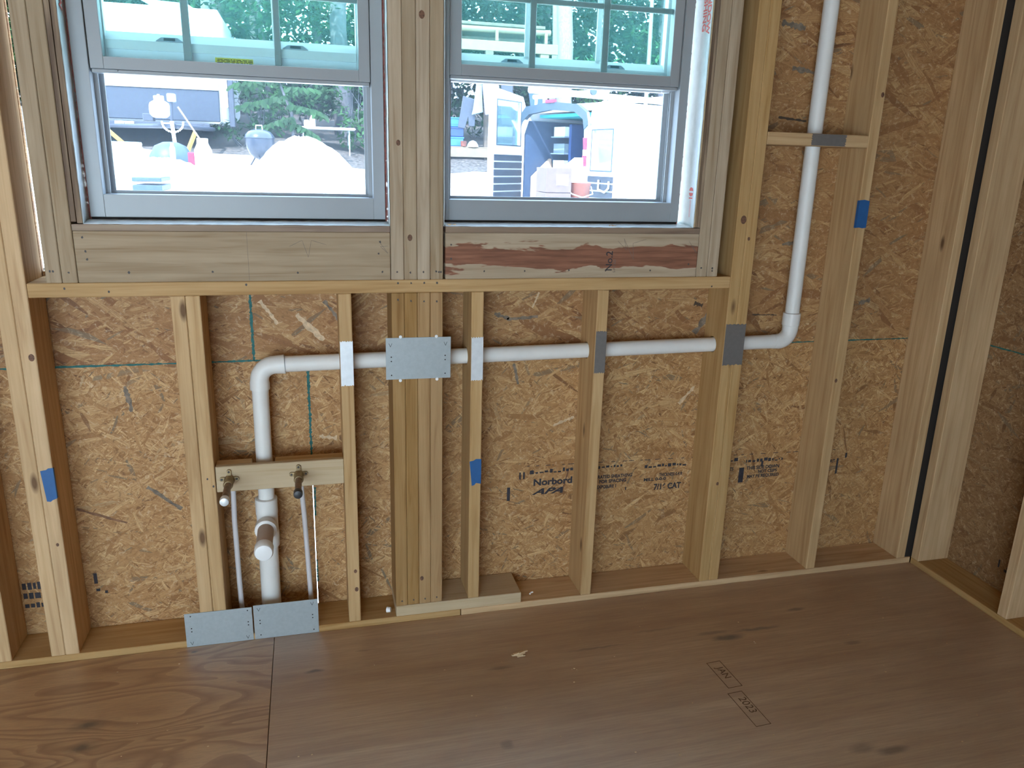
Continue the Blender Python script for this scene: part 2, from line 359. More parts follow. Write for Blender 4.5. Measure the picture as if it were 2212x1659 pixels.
def tube(bm, pts, r, seg=16, cap=True, closed=False):
    pts = [Vector(p) for p in pts]; rings = []; n = len(pts)
    ref = None
    for i, p in enumerate(pts):
        a = pts[max(i - 1, 0)]; b = pts[min(i + 1, n - 1)]
        t = (b - a).normalized()
        if ref is None: ref = t.orthogonal().normalized()
        ref = (ref - t * ref.dot(t)).normalized(); bi = t.cross(ref)
        rr = r[i] if isinstance(r, (list, tuple)) else r
        rings.append([bm.verts.new(p + (ref * math.cos(k * 2 * math.pi / seg) + bi * math.sin(k * 2 * math.pi / seg)) * rr) for k in range(seg)])
    for i in range(n - 1):
        for k in range(seg): bm.faces.new((rings[i][k], rings[i][(k + 1) % seg], rings[i + 1][(k + 1) % seg], rings[i + 1][k]))
    if cap: bm.faces.new(rings[0][::-1]); bm.faces.new(rings[-1])
def tb(name, pts, r, mat, parent=None, seg=16, **kw):
    bm = bmesh.new(); tube(bm, pts, r, seg); return link(name, bm, mat, parent, smooth=True, **kw)
def lathe(bm, c, prof, seg=24, axis='z'):
    rings = []
    for (r, h) in prof:
        ring = []
        for k in range(seg):
            a = k * 2 * math.pi / seg; u, v = r * math.cos(a), r * math.sin(a)
            ring.append(bm.verts.new({'z': (c[0] + u, c[1] + v, c[2] + h), 'y': (c[0] + u, c[1] + h, c[2] + v), 'x': (c[0] + h, c[1] + u, c[2] + v)}[axis]))
        rings.append(ring)
    for i in range(len(rings) - 1):
        for k in range(seg): bm.faces.new((rings[i][k], rings[i][(k + 1) % seg], rings[i + 1][(k + 1) % seg], rings[i + 1][k]))
    bm.faces.new(rings[0][::-1]); bm.faces.new(rings[-1])
def lt(name, c, prof, mat, parent=None, seg=24, axis='z', **kw):
    bm = bmesh.new(); lathe(bm, c, prof, seg, axis); return link(name, bm, mat, parent, smooth=True, **kw)
def text(name, body, x, z, y, size, mat, parent, rotz=0, squash=1.0, roll=0.0, plane='xz', italic=0.0, align='LEFT', bold=0.0, **kw):
    cu = bpy.data.curves.new(name, 'FONT'); cu.body = body; cu.size = size; cu.extrude = 0.0002; cu.shear = italic; cu.align_x = align; cu.offset = bold * size
    t = bpy.data.objects.new(name, cu); COL.objects.link(t)
    dg = bpy.context.evaluated_depsgraph_get(); me = bpy.data.meshes.new_from_object(t.evaluated_get(dg))
    bpy.data.objects.remove(t)
    bm = bmesh.new(); bm.from_mesh(me); bpy.data.meshes.remove(me)
    if squash != 1.0: bmesh.ops.scale(bm, verts=bm.verts, vec=(squash, 1, 1))
    if roll: bmesh.ops.rotate(bm, verts=bm.verts, matrix=Matrix.Rotation(roll, 3, 'Z'))
    if plane == 'xz': bmesh.ops.rotate(bm, verts=bm.verts, matrix=Matrix.Rotation(math.pi / 2, 3, 'X'))
    elif plane == '-x':    # on a face looking towards -x
        bmesh.ops.rotate(bm, verts=bm.verts, matrix=Matrix.Rotation(math.pi / 2, 3, 'X')); bmesh.ops.rotate(bm, verts=bm.verts, matrix=Matrix.Rotation(-math.pi / 2, 3, 'Z'))
    elif plane == '+x':
        bmesh.ops.rotate(bm, verts=bm.verts, matrix=Matrix.Rotation(math.pi / 2, 3, 'X')); bmesh.ops.rotate(bm, verts=bm.verts, matrix=Matrix.Rotation(math.pi / 2, 3, 'Z'))
    if rotz: bmesh.ops.rotate(bm, verts=bm.verts, matrix=Matrix.Rotation(rotz, 3, 'Z'))
    bmesh.ops.translate(bm, verts=bm.verts, vec=(x, y, z))
    return link(name, bm, mat, parent, **kw)
def drill(objs, a, b, r):
    """bore a real hole along a-b through the given boards"""
    bm = bmesh.new(); tube(bm, [a, b], r, 20); bmesh.ops.recalc_face_normals(bm, faces=bm.faces)
    me = bpy.data.meshes.new('bore'); bm.to_mesh(me); bm.free(); cut = bpy.data.objects.new('bore', me); COL.objects.link(cut)
    bpy.context.view_layer.update()
    for o in objs:
        md = o.modifiers.new('bore', 'BOOLEAN'); md.operation = 'DIFFERENCE'; md.object = cut; md.solver = 'EXACT'
    bpy.context.view_layer.update(); dg = bpy.context.evaluated_depsgraph_get()
    for o in objs:
        nm = bpy.data.meshes.new_from_object(o.evaluated_get(dg)); o.modifiers.clear(); o.data = nm
    bpy.data.objects.remove(cut)
def jag(bm, p0, p1, width, thick, y, n=40, plane='xz', seed=1, taper=None):
    r = random.Random(seed); u = []; d = []
    dx, dz = p1[0] - p0[0], p1[1] - p0[1]; L = math.hypot(dx, dz); nx, nz = -dz / L, dx / L
    for i in range(n + 1):
        t = i / n; wv = width * (0.45 + 0.9 * r.random()) / 2; off = width * 0.25 * (r.random() - 0.5)
        x, z = p0[0] + dx * t, p0[1] + dz * t
        u.append((x + nx * (off + wv), z + nz * (off + wv))); d.append((x + nx * (off - wv), z + nz * (off - wv)))
    prism(bm, u + d[::-1], y, y + thick, plane)

D = 0.139; T = 0.0381; ZF = 0.0165; ZS = 1.1491; TOP = 2.50; XR = 3.03; YB = -4.6; XL = -2.62

# ================================================================ SETTING: exterior wall with the two windows
wall = bd('wall_back', XL, XR + 0.15, 0.1525, 0.168, -0.25, 0.02, 'white_paint', bev=0, kind='structure')
wall['label'] = 'framed wall of pale studs over strand board'
def wpart(name, *a, **kw): return bd(name, *a, parent=wall, **kw)
# outer cladding strips left around the openings and the split at the board joint
for (x0, x1, z0, z1) in [(XL, 0.760, 0.02, 0.75), (0.784, XR + 0.15, 0.02, 0.75), (XL, XR + 0.15, 0.75, 1.155), (XL, 0.060, 1.155, 2.9), (0.1, 0.229, 1.155, 2.9),
                         (0.229, 1.02, 1.155, 1.30), (1.02, 1.172, 1.155, 2.9), (1.172, 1.968, 1.155, 1.30), (1.968, XR + 0.15, 1.155, 2.9), (0.229, 1.02, 2.26, 2.9), (1.172, 1.968, 2.26, 2.9)]:
    wpart('cladding', x0, x1, 0.1527, 0.168, z0, z1, 'white_paint', bev=0)
OSBY = (D, 0.1515)
def panel(poly, mat='osb', label=None):
    bm = bmesh.new(); prism(bm, poly, *OSBY); return link('sheathing_panel', bm, mat, wall, label=label)
panel([(XL, 0.889), (0.0765, 0.889), (0.0765, TOP), (XL, TOP)], 'osb_big')
panel([(0.0775, 0.889), (0.6155, 0.889), (0.6155, 1.30), (0.229, 1.30), (0.229, TOP), (0.097, TOP), (0.097, 1.162), (0.0775, 1.162)], 'osb_big')
panel([(0.6185, 0.889), (XR + 0.14, 0.889), (XR + 0.14, TOP), (1.968, TOP), (1.968, 1.30), (1.172, 1.30), (1.172, TOP), (1.02, TOP), (1.02, 1.30), (0.6185, 1.30)], 'osb_big')
panel([(0.229, 2.26), (1.02, 2.26), (1.02, TOP), (0.229, TOP)]); panel([(1.172, 2.26), (1.968, 2.26), (1.968, TOP), (1.172, TOP)])
pl = panel([(XL, -0.15), (0.7700, -0.15), (0.7700, 0.20), (0.7706, 0.45), (0.7724, 0.62), (0.7730, 0.8862), (XL, 0.8862)])
pr = panel([(0.7724, -0.15), (XR + 0.14, -0.15), (XR + 0.14, 0.8862), (0.7740, 0.8862), (0.7738, 0.62), (0.7728, 0.45), (0.7722, 0.20)])
# green factory paint along the sheet edges
for k, (p0, p1, wd, n) in enumerate([((-0.3, 0.8876), (0.40, 0.8876), 0.0055, 70), ((0.42, 0.8876), (0.70, 0.8876), 0.0055, 40), ((2.43, 0.8876), (3.03, 0.8890), 0.004, 70),
                                     ((0.6170, 0.8876), (0.6170, 1.112), 0.0075, 50), ((0.7732, 0.886), (0.7726, 0.56), 0.008, 70), ((0.778, 0.46), (0.776, 0.36), 0.005, 30), ((0.774, 0.20), (0.774, 0.12), 0.005, 20)]):
    bm = bmesh.new(); jag(bm, p0, p1, wd, 0.0008, D - 0.0009, n, seed=k); link('edge_paint', bm, 'green', wall)
# printed stamps on the sheathing
YT = D - 0.0006
def stamp(body, x, z, size, squash=1.0, italic=0.0): text('printed_lettering', body, x, z, YT, size, 'ink', pr, squash=squash, italic=italic, bold=0.035)
TY = dict()
stamp('7/16 CAT', 1.972, 0.352, 0.031, 0.86); stamp('APA', 1.513, 0.371, 0.030, 1.95, 0.45); stamp('Norbord', 1.513, 0.405, 0.034, 1.15)
stamp('RATED SHEATHING', 1.752, 0.412, 0.0175, 0.85); stamp('FOR SPACING', 1.758, 0.394, 0.0175, 0.95); stamp('EXPOSURE 1', 1.750, 0.374, 0.017, 0.80)
stamp('THICKNESS 0.418', 1.990, 0.403, 0.0165, 0.72); stamp('THIS SIDE DOWN', 2.345, 0.402, 0.0185, 0.95); stamp('NOT CLIPS', 2.395, 0.386, 0.0165, 1.0)
stamp('MAY BE REQUIRED', 2.350, 0.368, 0.017, 0.95); stamp('MILL 0-0-0', 1.930, 0.388, 0.0165, 1.2); stamp('MANY CUTS', 2.205, 0.404, 0.017, 0.9); stamp('TOLERANCIA', 2.195, 0.370, 0.016, 0.85)
stamp('EDGES OUT', 2.655, 0.405, 0.017, 0.8)
bm = bmesh.new(); r_ = random.Random(3)
for (x0, x1, z0, z1) in [(1.420, 1.431, 0.355, 0.405), (1.462, 1.468, 0.432, 0.458), (1.476, 1.482, 0.432, 0.458), (2.315, 2.335, 0.352, 0.412), (2.735, 2.743, 0.356, 0.420), (2.405, 2.413, 0.41, 0.432), (2.77, 2.778, 0.42, 0.44), (1.86, 1.864, 0.36, 0.372)]:
    box(bm, x0, x1, YT - 0.0002, YT + 0.0003, z0, z1)
x = 1.49
while x < 2.72:
    L = 0.004 + 0.02 * r_.random(); zz = 0.478 - (x - 1.49) * 0.018
    box(bm, x, x + L, YT - 0.0002, YT + 0.0003, zz, zz + 0.0022); x += L + 0.006 + 0.03 * r_.random()
for (xa, xb, zc) in [(1.50, 1.68, 0.450), (1.75, 1.84, 0.452), (1.93, 2.10, 0.440), (2.2, 2.29, 0.438), (2.34, 2.49, 0.432)]:
    x = xa
    while x < xb:
        wv = 0.004 + 0.012 * r_.random(); h = 0.004 + 0.010 * r_.random(); zz = zc + 0.004 * (r_.random() - 0.5)
        box(bm, x, x + wv, YT - 0.0002, YT + 0.0003, zz, zz + h); x += wv + 0.003 + 0.004 * r_.random()
link('smudged_print', bm, 'ink', pr, kind='stuff')
bm = bmesh.new()
for (xa, xb, z0, z1) in [(-0.098, -0.03, 0.190, 0.216), (-0.098, -0.03, 0.158, 0.182), (-0.098, -0.03, 0.126, 0.146)]:
    x = xa
    while x < xb: wv = 0.006 + 0.014 * r_.random(); box(bm, x, x + wv, YT - 0.0002, YT + 0.0003, z0 + 0.004 * r_.random(), z1 - 0.004 * r_.random()); x += wv + 0.004
box(bm, 0.101, 0.111, YT - 0.0002, YT + 0.0003, 0.190, 0.226); box(bm, 0.104, 0.115, YT - 0.0002, YT + 0.0003, 0.163, 0.172); box(bm, 0.128, 0.136, YT - 0.0002, YT + 0.0003, 0.154, 0.163)
link('smudged_print', bm, 'ink', pl, kind='stuff')

# bottom plates
wpart('bottom_plate', XL, 1.2335, 0, D - 0.001, 0, T, 'pine_x'); wpart('bottom_plate', 1.236, XR - 0.001, 0, D - 0.001, 0, T, 'pine_x')
wpart('plate_block', 1.0194, 1.4440, -0.001, D - 0.002, T + 0.0003, 2 * T, 'pale_x')
S = {}
def stud(key, x, z0=T + 0.0003, z1=TOP, mat='pine_z', wdt=T - 0.0006):
    S[key] = wpart('stud', x, x + wdt, 0, D - 0.0006, z0, z1, mat); return S[key]
zb = ZS - T - 0.0003
stud('A', -0.1410); stud('A0', -0.55); stud('A1', -0.95); stud('A2', -1.36); stud('A3', -1.77); stud('A4', -2.18)
stud('B1', 0.0); stud('B2', T)
stud('D1', 0.4205, z1=zb); stud('D2', 0.4590, z1=zb)
stud('E', 0.8673, z1=zb); stud('F', 1.2583, z0=2 * T + 0.0003, z1=zb); stud('G', 1.6598, z1=zb)
stud('H1', 2.1156); stud('H2', 2.1156 + T); stud('I', 2.5594); stud('J', 2.9649)
for k in range(4): stud('P%d' % k, 1.0194 + k * T, z0=2 * T + 0.0003, z1=zb, mat='honey_z')
for k in range(4): S['K%d' % k] = wpart('king_stud', 1.0200 + k * T, 1.0200 + (k + 1) * T - 0.0008, 0, D - 0.0006, ZS + 0.0003, TOP, 'grey_z')
wpart('sill_plate', 2 * T + 0.0005, 2.1150, 0, D - 0.0006, ZS - T, ZS, 'pine_x')
for x in (0.1240, 0.1240 + T): wpart('jack_stud', x, x + T - 0.0012, 0, D - 0.0006, ZS + 0.0003, TOP, 'grey_z')
for x in (1.9905, 1.9905 + T): wpart('jack_stud', x, x + T - 0.0012, 0, D - 0.0006, ZS + 0.0003, TOP, 'grey_z')
wpart('apron_board', 0.2005, 1.0185, 0, T, ZS + 0.0005, 1.2850, 'grey_x'); wpart('apron_board', 1.1785, 1.9895, 0, T, ZS + 0.0005, 1.2850, 'heart_x', label='apron board with dark red heartwood streak')
wpart('apron_board', 0.2005, 1.0185, 0.1, D - 0.001, ZS + 0.0005, 1.2850, 'grey_x'); wpart('apron_board', 1.1785, 1.9895, 0.1, D - 0.001, ZS + 0.0005, 1.2850, 'grey_x')
wpart('sill_plywood', 0.2005, 1.0185, 0, D - 0.001, 1.2855, 1.3020, 'plyedge_x', bev=0.0006); wpart('sill_plywood', 1.1790, 1.9895, 0, D - 0.001, 1.2855, 1.3020, 'plyedge_x', bev=0.0006)
for x0, x1 in ((0.2005, 0.2125), (0.2145, 0.2275)): wpart('plywood_shim', x0, x1, 0.0005, D - 0.001, 1.3080 if x0 < 0.21 else 1.3045, 2.26, 'plyedge_z', bev=0.0006)
for x0, x1 in ((1.9705, 1.9795), (1.9803, 1.9895)): wpart('plywood_shim', x0, x1, 0.0005, D - 0.001, 1.3045, 2.26, 'plyedge_z', bev=0.0006)
wpart('plywood_shim', 1.9668, 1.9700, -0.0005, 0.012, 1.3045, 2.26, 'pale_x', bev=0.0004)
wpart('header_board', 0.2, 1.0185, 0, D - 0.001, 2.262, TOP, 'grey_x'); wpart('header_board', 1.1790, 1.9895, 0, D - 0.001, 2.262, TOP, 'grey_x')
wpart('top_plate', XL, XR + 0.14, 0, D - 0.001, TOP, TOP + T, 'pine_x')
# flashing membrane wrapped round the openings, wrinkled a little
def membrane(pts_fn, nu, nv, label=None):
    bm = bmesh.new(); g_ = [[bm.verts.new(pts_fn(i / nu, j / nv)) for j in range(nv + 1)] for i in range(nu + 1)]
    for i in range(nu):
        for j in range(nv): bm.faces.new((g_[i][j], g_[i + 1][j], g_[i + 1][j + 1], g_[i][j + 1]))
    o = link('flashing_membrane', bm, 'film', wall, smooth=True); 
    sm = o.modifiers.new('thick', 'SOLIDIFY'); sm.thickness = 0.0006
    return o
rw = random.Random(5)
wr = lambda: 0.0009 * rw.random()
fl = membrane(lambda u, v: (0.2284 + wr(), 0.001 + u * 0.137, 1.303 + v * 0.95), 8, 50)
membrane(lambda u, v: (1.0182 - wr(), -0.001 + u * 0.139, 1.303 + v * 0.95), 4, 50)
membrane(lambda u, v: (1.1738 + wr(), -0.001 + u * 0.139, 1.303 + v * 0.95), 4, 50)
fr = membrane(lambda u, v: (1.9662 - wr(), 0.001 + u * 0.137, 1.303 + v * 0.95), 8, 50)
membrane(lambda u, v: (0.229 + u * 0.789, 0.001 + v * 0.136, 1.3026 + wr() * 1.5 + 0.0075 * min(1.0, v * 3.2) * (1 if v < 0.5 else 2 - 2 * v)), 50, 10)
membrane(lambda u, v: (1.179 + u * 0.787, 0.001 + v * 0.136, 1.3026 + wr() * 1.5 + 0.0075 * min(1.0, v * 3.2) * (1 if v < 0.5 else 2 - 2 * v)), 50, 10)
text('red_lettering', 'WINDOW', 1.9630, 2.012, 0.027, 0.031, 'redink', fr, plane='-x', roll=-math.pi / 2, bold=0.02)
text('red_lettering', 'FLASHING', 1.9630, 2.018, 0.052, 0.031, 'redink', fr, plane='-x', roll=-math.pi / 2, bold=0.02)
text('red_lettering', 'WINDOW', 0.2308, 1.975, 0.016, 0.034, 'redink', fl, plane='+x', roll=-math.pi / 2, bold=0.02)
bm = bmesh.new()     # round red emblem: two facing half discs over a bar
for s in (1, -1):
    prism(bm, [(0.033 + 0.0125 * math.cos(a * math.pi / 10), 1.412 + s * (0.003 + 0.011 * math.sin(a * math.pi / 10))) for a in range(11)], 1.9636, 1.9641, 'yz')
box(bm, 1.9636, 1.9641, 0.022, 0.044, 1.391, 1.395)
for k in range(16): box(bm, 1.9636, 1.9641, 0.029, 0.0305, 1.335 + k * 0.0033, 1.337 + k * 0.0033); box(bm, 1.9636, 1.9641, 0.0345, 0.036, 1.335 + k * 0.0033, 1.337 + k * 0.0033)
link('red_emblem', bm, 'redink', fr)

# nail heads in the framing (a few pixels each)
bm = bmesh.new(); rn = random.Random(11)
def nail(x, z, y=0.0, r=0.0028):
    prism(bm, [(x + r * math.cos(a * math.pi / 3) * (0.7 + 0.6 * rn.random()), z + r * math.sin(a * math.pi / 3) * (0.8 + 0.8 * rn.random())) for a in range(6)], y - 0.0004, y + 0.001)
for k in range(4): nail(1.020 + T * (k + 0.45), 1.170 + 0.004 * rn.random()); nail(1.020 + T * (k + 0.5), ZS - 0.010); nail(1.0194 + T * (k + 0.5), 1.093 - 0.010 * rn.random()); nail(1.0194 + T * (k + 0.5), 0.094)
nail(1.1585, 1.171); nail(1.022 + 3.75 * T, 1.171)
for x, z in [(0.136, 1.180), (0.143, 1.180), (0.180, 1.177), (0.222, 1.268), (0.226, 1.232), (0.228, 1.211), (0.325, 1.176), (0.535, 1.176), (0.76, 1.172), (0.99, 1.258), (0.985, 1.225), (0.995, 1.173),
             (1.295, 1.172), (1.42, 1.172), (1.56, 1.174), (1.68, 1.172), (1.83, 1.171), (1.195, 1.25), (1.195, 1.21), (1.96, 1.19), (2.006, 1.178), (2.045, 1.176), (2.045, 1.168), (0.165, 1.135), (0.27, 1.125), (0.62, 1.14), (2.05, 1.118), (0.475, 0.57), (0.49, 0.545)]: nail(x, z)
link('nail_heads', bm, 'nailhead', wall, kind='stuff')
# named knots that show on the stud faces
bm = bmesh.new()
for x, z, r in [(2.139, 1.33, 0.010), (0.064, 0.951, 0.0075), (2.587, 1.725, 0.006), (2.570, 0.778, 0.0055), (2.147, 0.42, 0.005), (1.045, 1.53, 0.006), (1.112, 1.86, 0.008), (1.075, 1.27, 0.007), (2.165, 1.27, 0.0045), (0.894, 0.155, 0.006), (0.892, 0.22, 0.005), (0.06, 0.40, 0.004), (1.104, 0.17, 0.006)]:
    prism(bm, [(x + r * math.cos(a * math.pi / 7), z + 1.35 * r * math.sin(a * math.pi / 7)) for a in range(14)], -0.0003, 0.0008)
link('knot', bm, plain('brown_knot', (0.15, 0.072, 0.04), 0.7, var=0.5, scale=260), wall, kind='stuff')

wpart('gap_backing', 3.0035, 3.165, 0.004, 0.012, T + 0.001, TOP - 0.001, 'dark', bev=0)  # black board added so the deep corner slot looks unlit
# odd strands that stand out in the sheets
M['strand_grey'] = plain('grey_strand', (0.20, 0.155, 0.115), 0.7, var=0.4, scale=70); M['strand_dark'] = plain('dark_strand', (0.07, 0.045, 0.03), 0.7); M['strand_brown'] = plain('brown_strand', (0.20, 0.095, 0.045), 0.7, var=0.4, scale=90); M['strand_pale'] = plain('pale_strand', (0.62, 0.45, 0.28), 0.7, var=0.25, scale=90)
for k, (xa, za, xb, zb_, wd, c_) in enumerate([(1.362, 1.016, 1.411, 0.999, 0.0135, 'g'), (1.404, 0.997, 1.508, 1.003, 0.0105, 'g'), (2.067, 1.038, 2.099, 1.029, 0.0135, 'k'), (2.284, 1.938, 2.370, 1.925, 0.0180, 'g'), (2.340, 1.804, 2.438, 1.795, 0.0165, 'g'), (2.310, 1.653, 2.416, 1.644, 0.0075, 'k'), (2.381, 1.238, 2.462, 1.248, 0.0120, 'g'), (2.295, 0.993, 2.393, 0.990, 0.0045, 'k'), (0.080, 0.445, 0.215, 0.387, 0.0075, 'b'), (0.282, 0.501, 0.373, 0.419, 0.0120, 'g'), (2.042, 0.677, 2.097, 0.738, 0.0120, 'p'), (0.799, 0.632, 0.853, 0.624, 0.0135, 'p'), (1.431, 0.848, 1.449, 0.776, 0.0090, 'g'), (1.488, 1.033, 1.510, 1.083, 0.0060, 'p'), (2.727, 1.026, 2.774, 1.037, 0.0165, 'g'), (2.170, 1.060, 2.077, 0.932, 0.0210, 'g'), (0.747, 1.026, 0.825, 0.945, 0.0180, 'p'), (0.643, 1.070, 0.692, 0.999, 0.0135, 'p'), (0.830, 1.067, 0.883, 0.994, 0.0105, 'g'), (0.252, 0.823, 0.263, 0.744, 0.0135, 'g'), (1.577, 0.622, 1.651, 0.651, 0.0090, 'p'), (1.643, 0.463, 1.622, 0.377, 0.0060, 'b')]):
    bm = bmesh.new(); jag(bm, (xa, za), (xb, zb_), wd, 0.0004, D - 0.0003, 12, seed=60 + k)
    link('strand', bm, {'g': 'strand_grey', 'k': 'strand_dark', 'b': 'strand_brown', 'p': 'strand_pale'}[c_], wall)
# carpenter's marks on the boards under the windows
apr = [c for c in wall.children if c.name.startswith('apron_board')]
M['pencil'] = plain('pencil_line', (0.16, 0.13, 0.11), 0.8)
bm = bmesh.new(); box(bm, 0.6290, 0.6297, -0.0003, 0.0003, 1.152, 1.284); link('pencil_mark', bm, 'pencil', apr[0])
for (pts_, ap_) in (([(0.74, 1.245), (0.775, 1.262), (0.79, 1.215), (0.80, 1.262), (0.84, 1.25)], 0), ([(0.985, 1.262), (1.012, 1.225), (0.99, 1.245), (1.013, 1.246)], 0), ([(1.715, 1.262), (1.745, 1.235), (1.735, 1.270), (1.77, 1.205), (1.765, 1.255), (1.81, 1.268)], 1), ([(1.955, 1.262), (1.985, 1.225), (1.965, 1.245), (1.985, 1.247)], 1)):
    bm = bmesh.new()
    for (u0, v0), (u1, v1) in zip(pts_, pts_[1:]): jag(bm, (u0, v0), (u1, v1), 0.0009, 0.0005, -0.0003, 4)
    link('pencil_mark', bm, 'pencil', apr[ap_])
text('grade_stamp', 'No.2', 1.700, 1.170, -0.0003, 0.030, 'ink', apr[1], roll=math.pi / 2, squash=1.0, bold=0.01)
text('grade_stamp', 'S-P-F KD', 1.712, 1.165, -0.0003, 0.011, 'pencil', apr[1], roll=math.pi / 2)
# fire block and the two-layer block that carries the water outlets
fb = wpart('fire_block', 2.1930, 2.5588, 0.0, D - 0.001, 1.5620, 1.6000, 'pine_x')
wpart('outlet_block', 0.4990, 0.8668, 0.0002, 0.0190, 0.5245, 0.6050, 'pale_x', label='pale planed board carrying the two brass outlets')
wpart('outlet_block', 0.4990, 0.5990, 0.0195, 0.0560, 0.5300, 0.6050, 'pine_x'); wpart('outlet_block', 0.6660, 0.8668, 0.0195, 0.0560, 0.5300, 0.6050, 'pine_x')

# ---------------------------------------------------------------- right wall
wr_ = bd('wall_right', XR + 0.1525, XR + 0.168, YB, 0.168, -0.25, TOP + 0.3, 'white_paint', bev=0, kind='structure')
def rpart(name, *a, **kw): return bd(name, *a, parent=wr_, **kw)
rpart('bottom_plate', XR, XR + D - 0.001, YB, -0.0008, 0, T, 'pine_y')
rpart('stud', XR, XR + D - 0.001, -0.0395, -0.0012, T + 0.0003, TOP, 'pine_z')
for k in range(1, 11): rpart('stud', XR, XR + D - 0.001, -0.0012 - T - 0.4064 * k, -0.0012 - 0.4064 * k, T + 0.0003, TOP, 'pine_z')
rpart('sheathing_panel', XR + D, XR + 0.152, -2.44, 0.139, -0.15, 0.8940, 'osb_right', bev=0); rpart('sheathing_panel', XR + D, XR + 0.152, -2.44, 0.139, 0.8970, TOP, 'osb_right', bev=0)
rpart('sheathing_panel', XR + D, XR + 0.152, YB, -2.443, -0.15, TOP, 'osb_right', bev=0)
rpart('top_plate', XR, XR + D - 0.001, YB, -0.001, TOP, TOP + T, 'pine_y')
bm = bmesh.new(); jag(bm, (-1.2, 0.8955), (-0.04, 0.8955), 0.005, 0.0008, XR + D - 0.0009, 90, 'yz', 9); link('edge_paint', bm, 'green', wr_)
bm = bmesh.new()
for (y0, y1, z0, z1) in [(-0.262, -0.256, 0.120, 0.150), (-0.30, -0.283, 0.115, 0.125), (-0.31, -0.292, 0.128, 0.136), (-0.312, -0.30, 0.100, 0.112)]: box(bm, XR + D - 0.0006, XR + D - 0.0001, y0, y1, z0, z1)
link('smudged_print', bm, 'ink', wr_, kind='stuff')

# ---------------------------------------------------------------- unseen sides of the room, open behind the viewer
wl_ = bd('wall_left', XL - 0.168, XL - 0.155, YB, 0.168, -0.25, TOP + 0.3, 'white_paint', bev=0, kind='structure')
bd('sheathing_panel', XL - 0.153, XL - 0.139, YB, 0.139, -0.15, TOP, 'osb_right', wl_, bev=0)
bd('bottom_plate', XL - 0.138, XL - 0.001, YB, -0.001, 0, T, 'pine_y', wl_)
for k in range(12): bd('stud', XL - 0.138, XL - 0.001, -0.04 - 0.4064 * k, -0.0019 - 0.4064 * k, T + 0.0003, TOP, 'pine_z', wl_)
wf = bd('wall_front', XL, -2.1, YB - 0.15, YB, -0.1, TOP + 0.3, 'osb', bev=0, kind='structure')
bd('wall_section', 0.6, XR + 0.15, YB - 0.15, YB, -0.1, TOP + 0.3, 'osb', wf, bev=0); bd('wall_section', -2.1, 0.6, YB - 0.15, YB, 1.95, TOP + 0.3, 'osb', wf, bev=0)
ce = bd('ceiling', XL - 0.2, XR + 0.3, YB - 0.3, 0.18, TOP + 0.19, TOP + 0.21, 'osb', bev=0, kind='structure')
for k in range(15): bd('rafter', XL + 0.02 + k * 0.4, XL + 0.058 + k * 0.4, YB, 0.138, TOP + T + 0.001, TOP + 0.188, 'pine_y', ce)

# ---------------------------------------------------------------- floor
flr = bd('floor', XL - 0.1, XR + 0.1, YB, 0.15, -0.20, -0.0045, 'pine_x', bev=0, kind='structure')
def sheet(x0, x1, y0, y1, mat): return bd('plywood_sheet', x0, x1, y0, y1, -0.004, ZF, mat, flr, bev=0.0007)
sheet(FX0, FX1, SY0, SY1, 'ply_fig'); fs = sheet(SX0, SX1, SY0, SY1, 'ply_floor')
sheet(FX0, 1.4, YB, SY0 - 0.003, 'ply_floor'); sheet(1.403, SX1, YB, SY0 - 0.003, 'ply_floor')
M['faint_ink'] = plain('faded_brown_ink', (0.12, 0.065, 0.035), 0.8, var=0.5, scale=80)
def frame2(bm, cx, cy, L, W, t, ang):
    for (u0, u1, v0, v1) in [(-L, L, W - t, W), (-L, L, -W, -W + t), (-L, -L + t, -W, W), (L - t, L, -W, W)]:
        pts = [(cx + u * math.cos(ang) - v * math.sin(ang), cy + u * math.sin(ang) + v * math.cos(ang)) for u, v in ((u0, v0), (u1, v0), (u1, v1), (u0, v1))]
        prism(bm, pts, ZF - 0.0001, ZF + 0.0002, 'xy')
A_ = math.radians(-87)
bm = bmesh.new(); frame2(bm, 1.952, -0.478, 0.062, 0.024, 0.0022, A_); frame2(bm, 1.944, -0.632, 0.072, 0.024, 0.0022, A_); link('printed_frame', bm, 'faint_ink', fs)
text('printed_lettering', 'JAN', 1.943, ZF, -0.445, 0.032, 'faint_ink', fs, plane='xy', roll=A_)
text('printed_lettering', '2023', 1.936, ZF, -0.585, 0.034, 'faint_ink', fs, plane='xy', roll=A_)

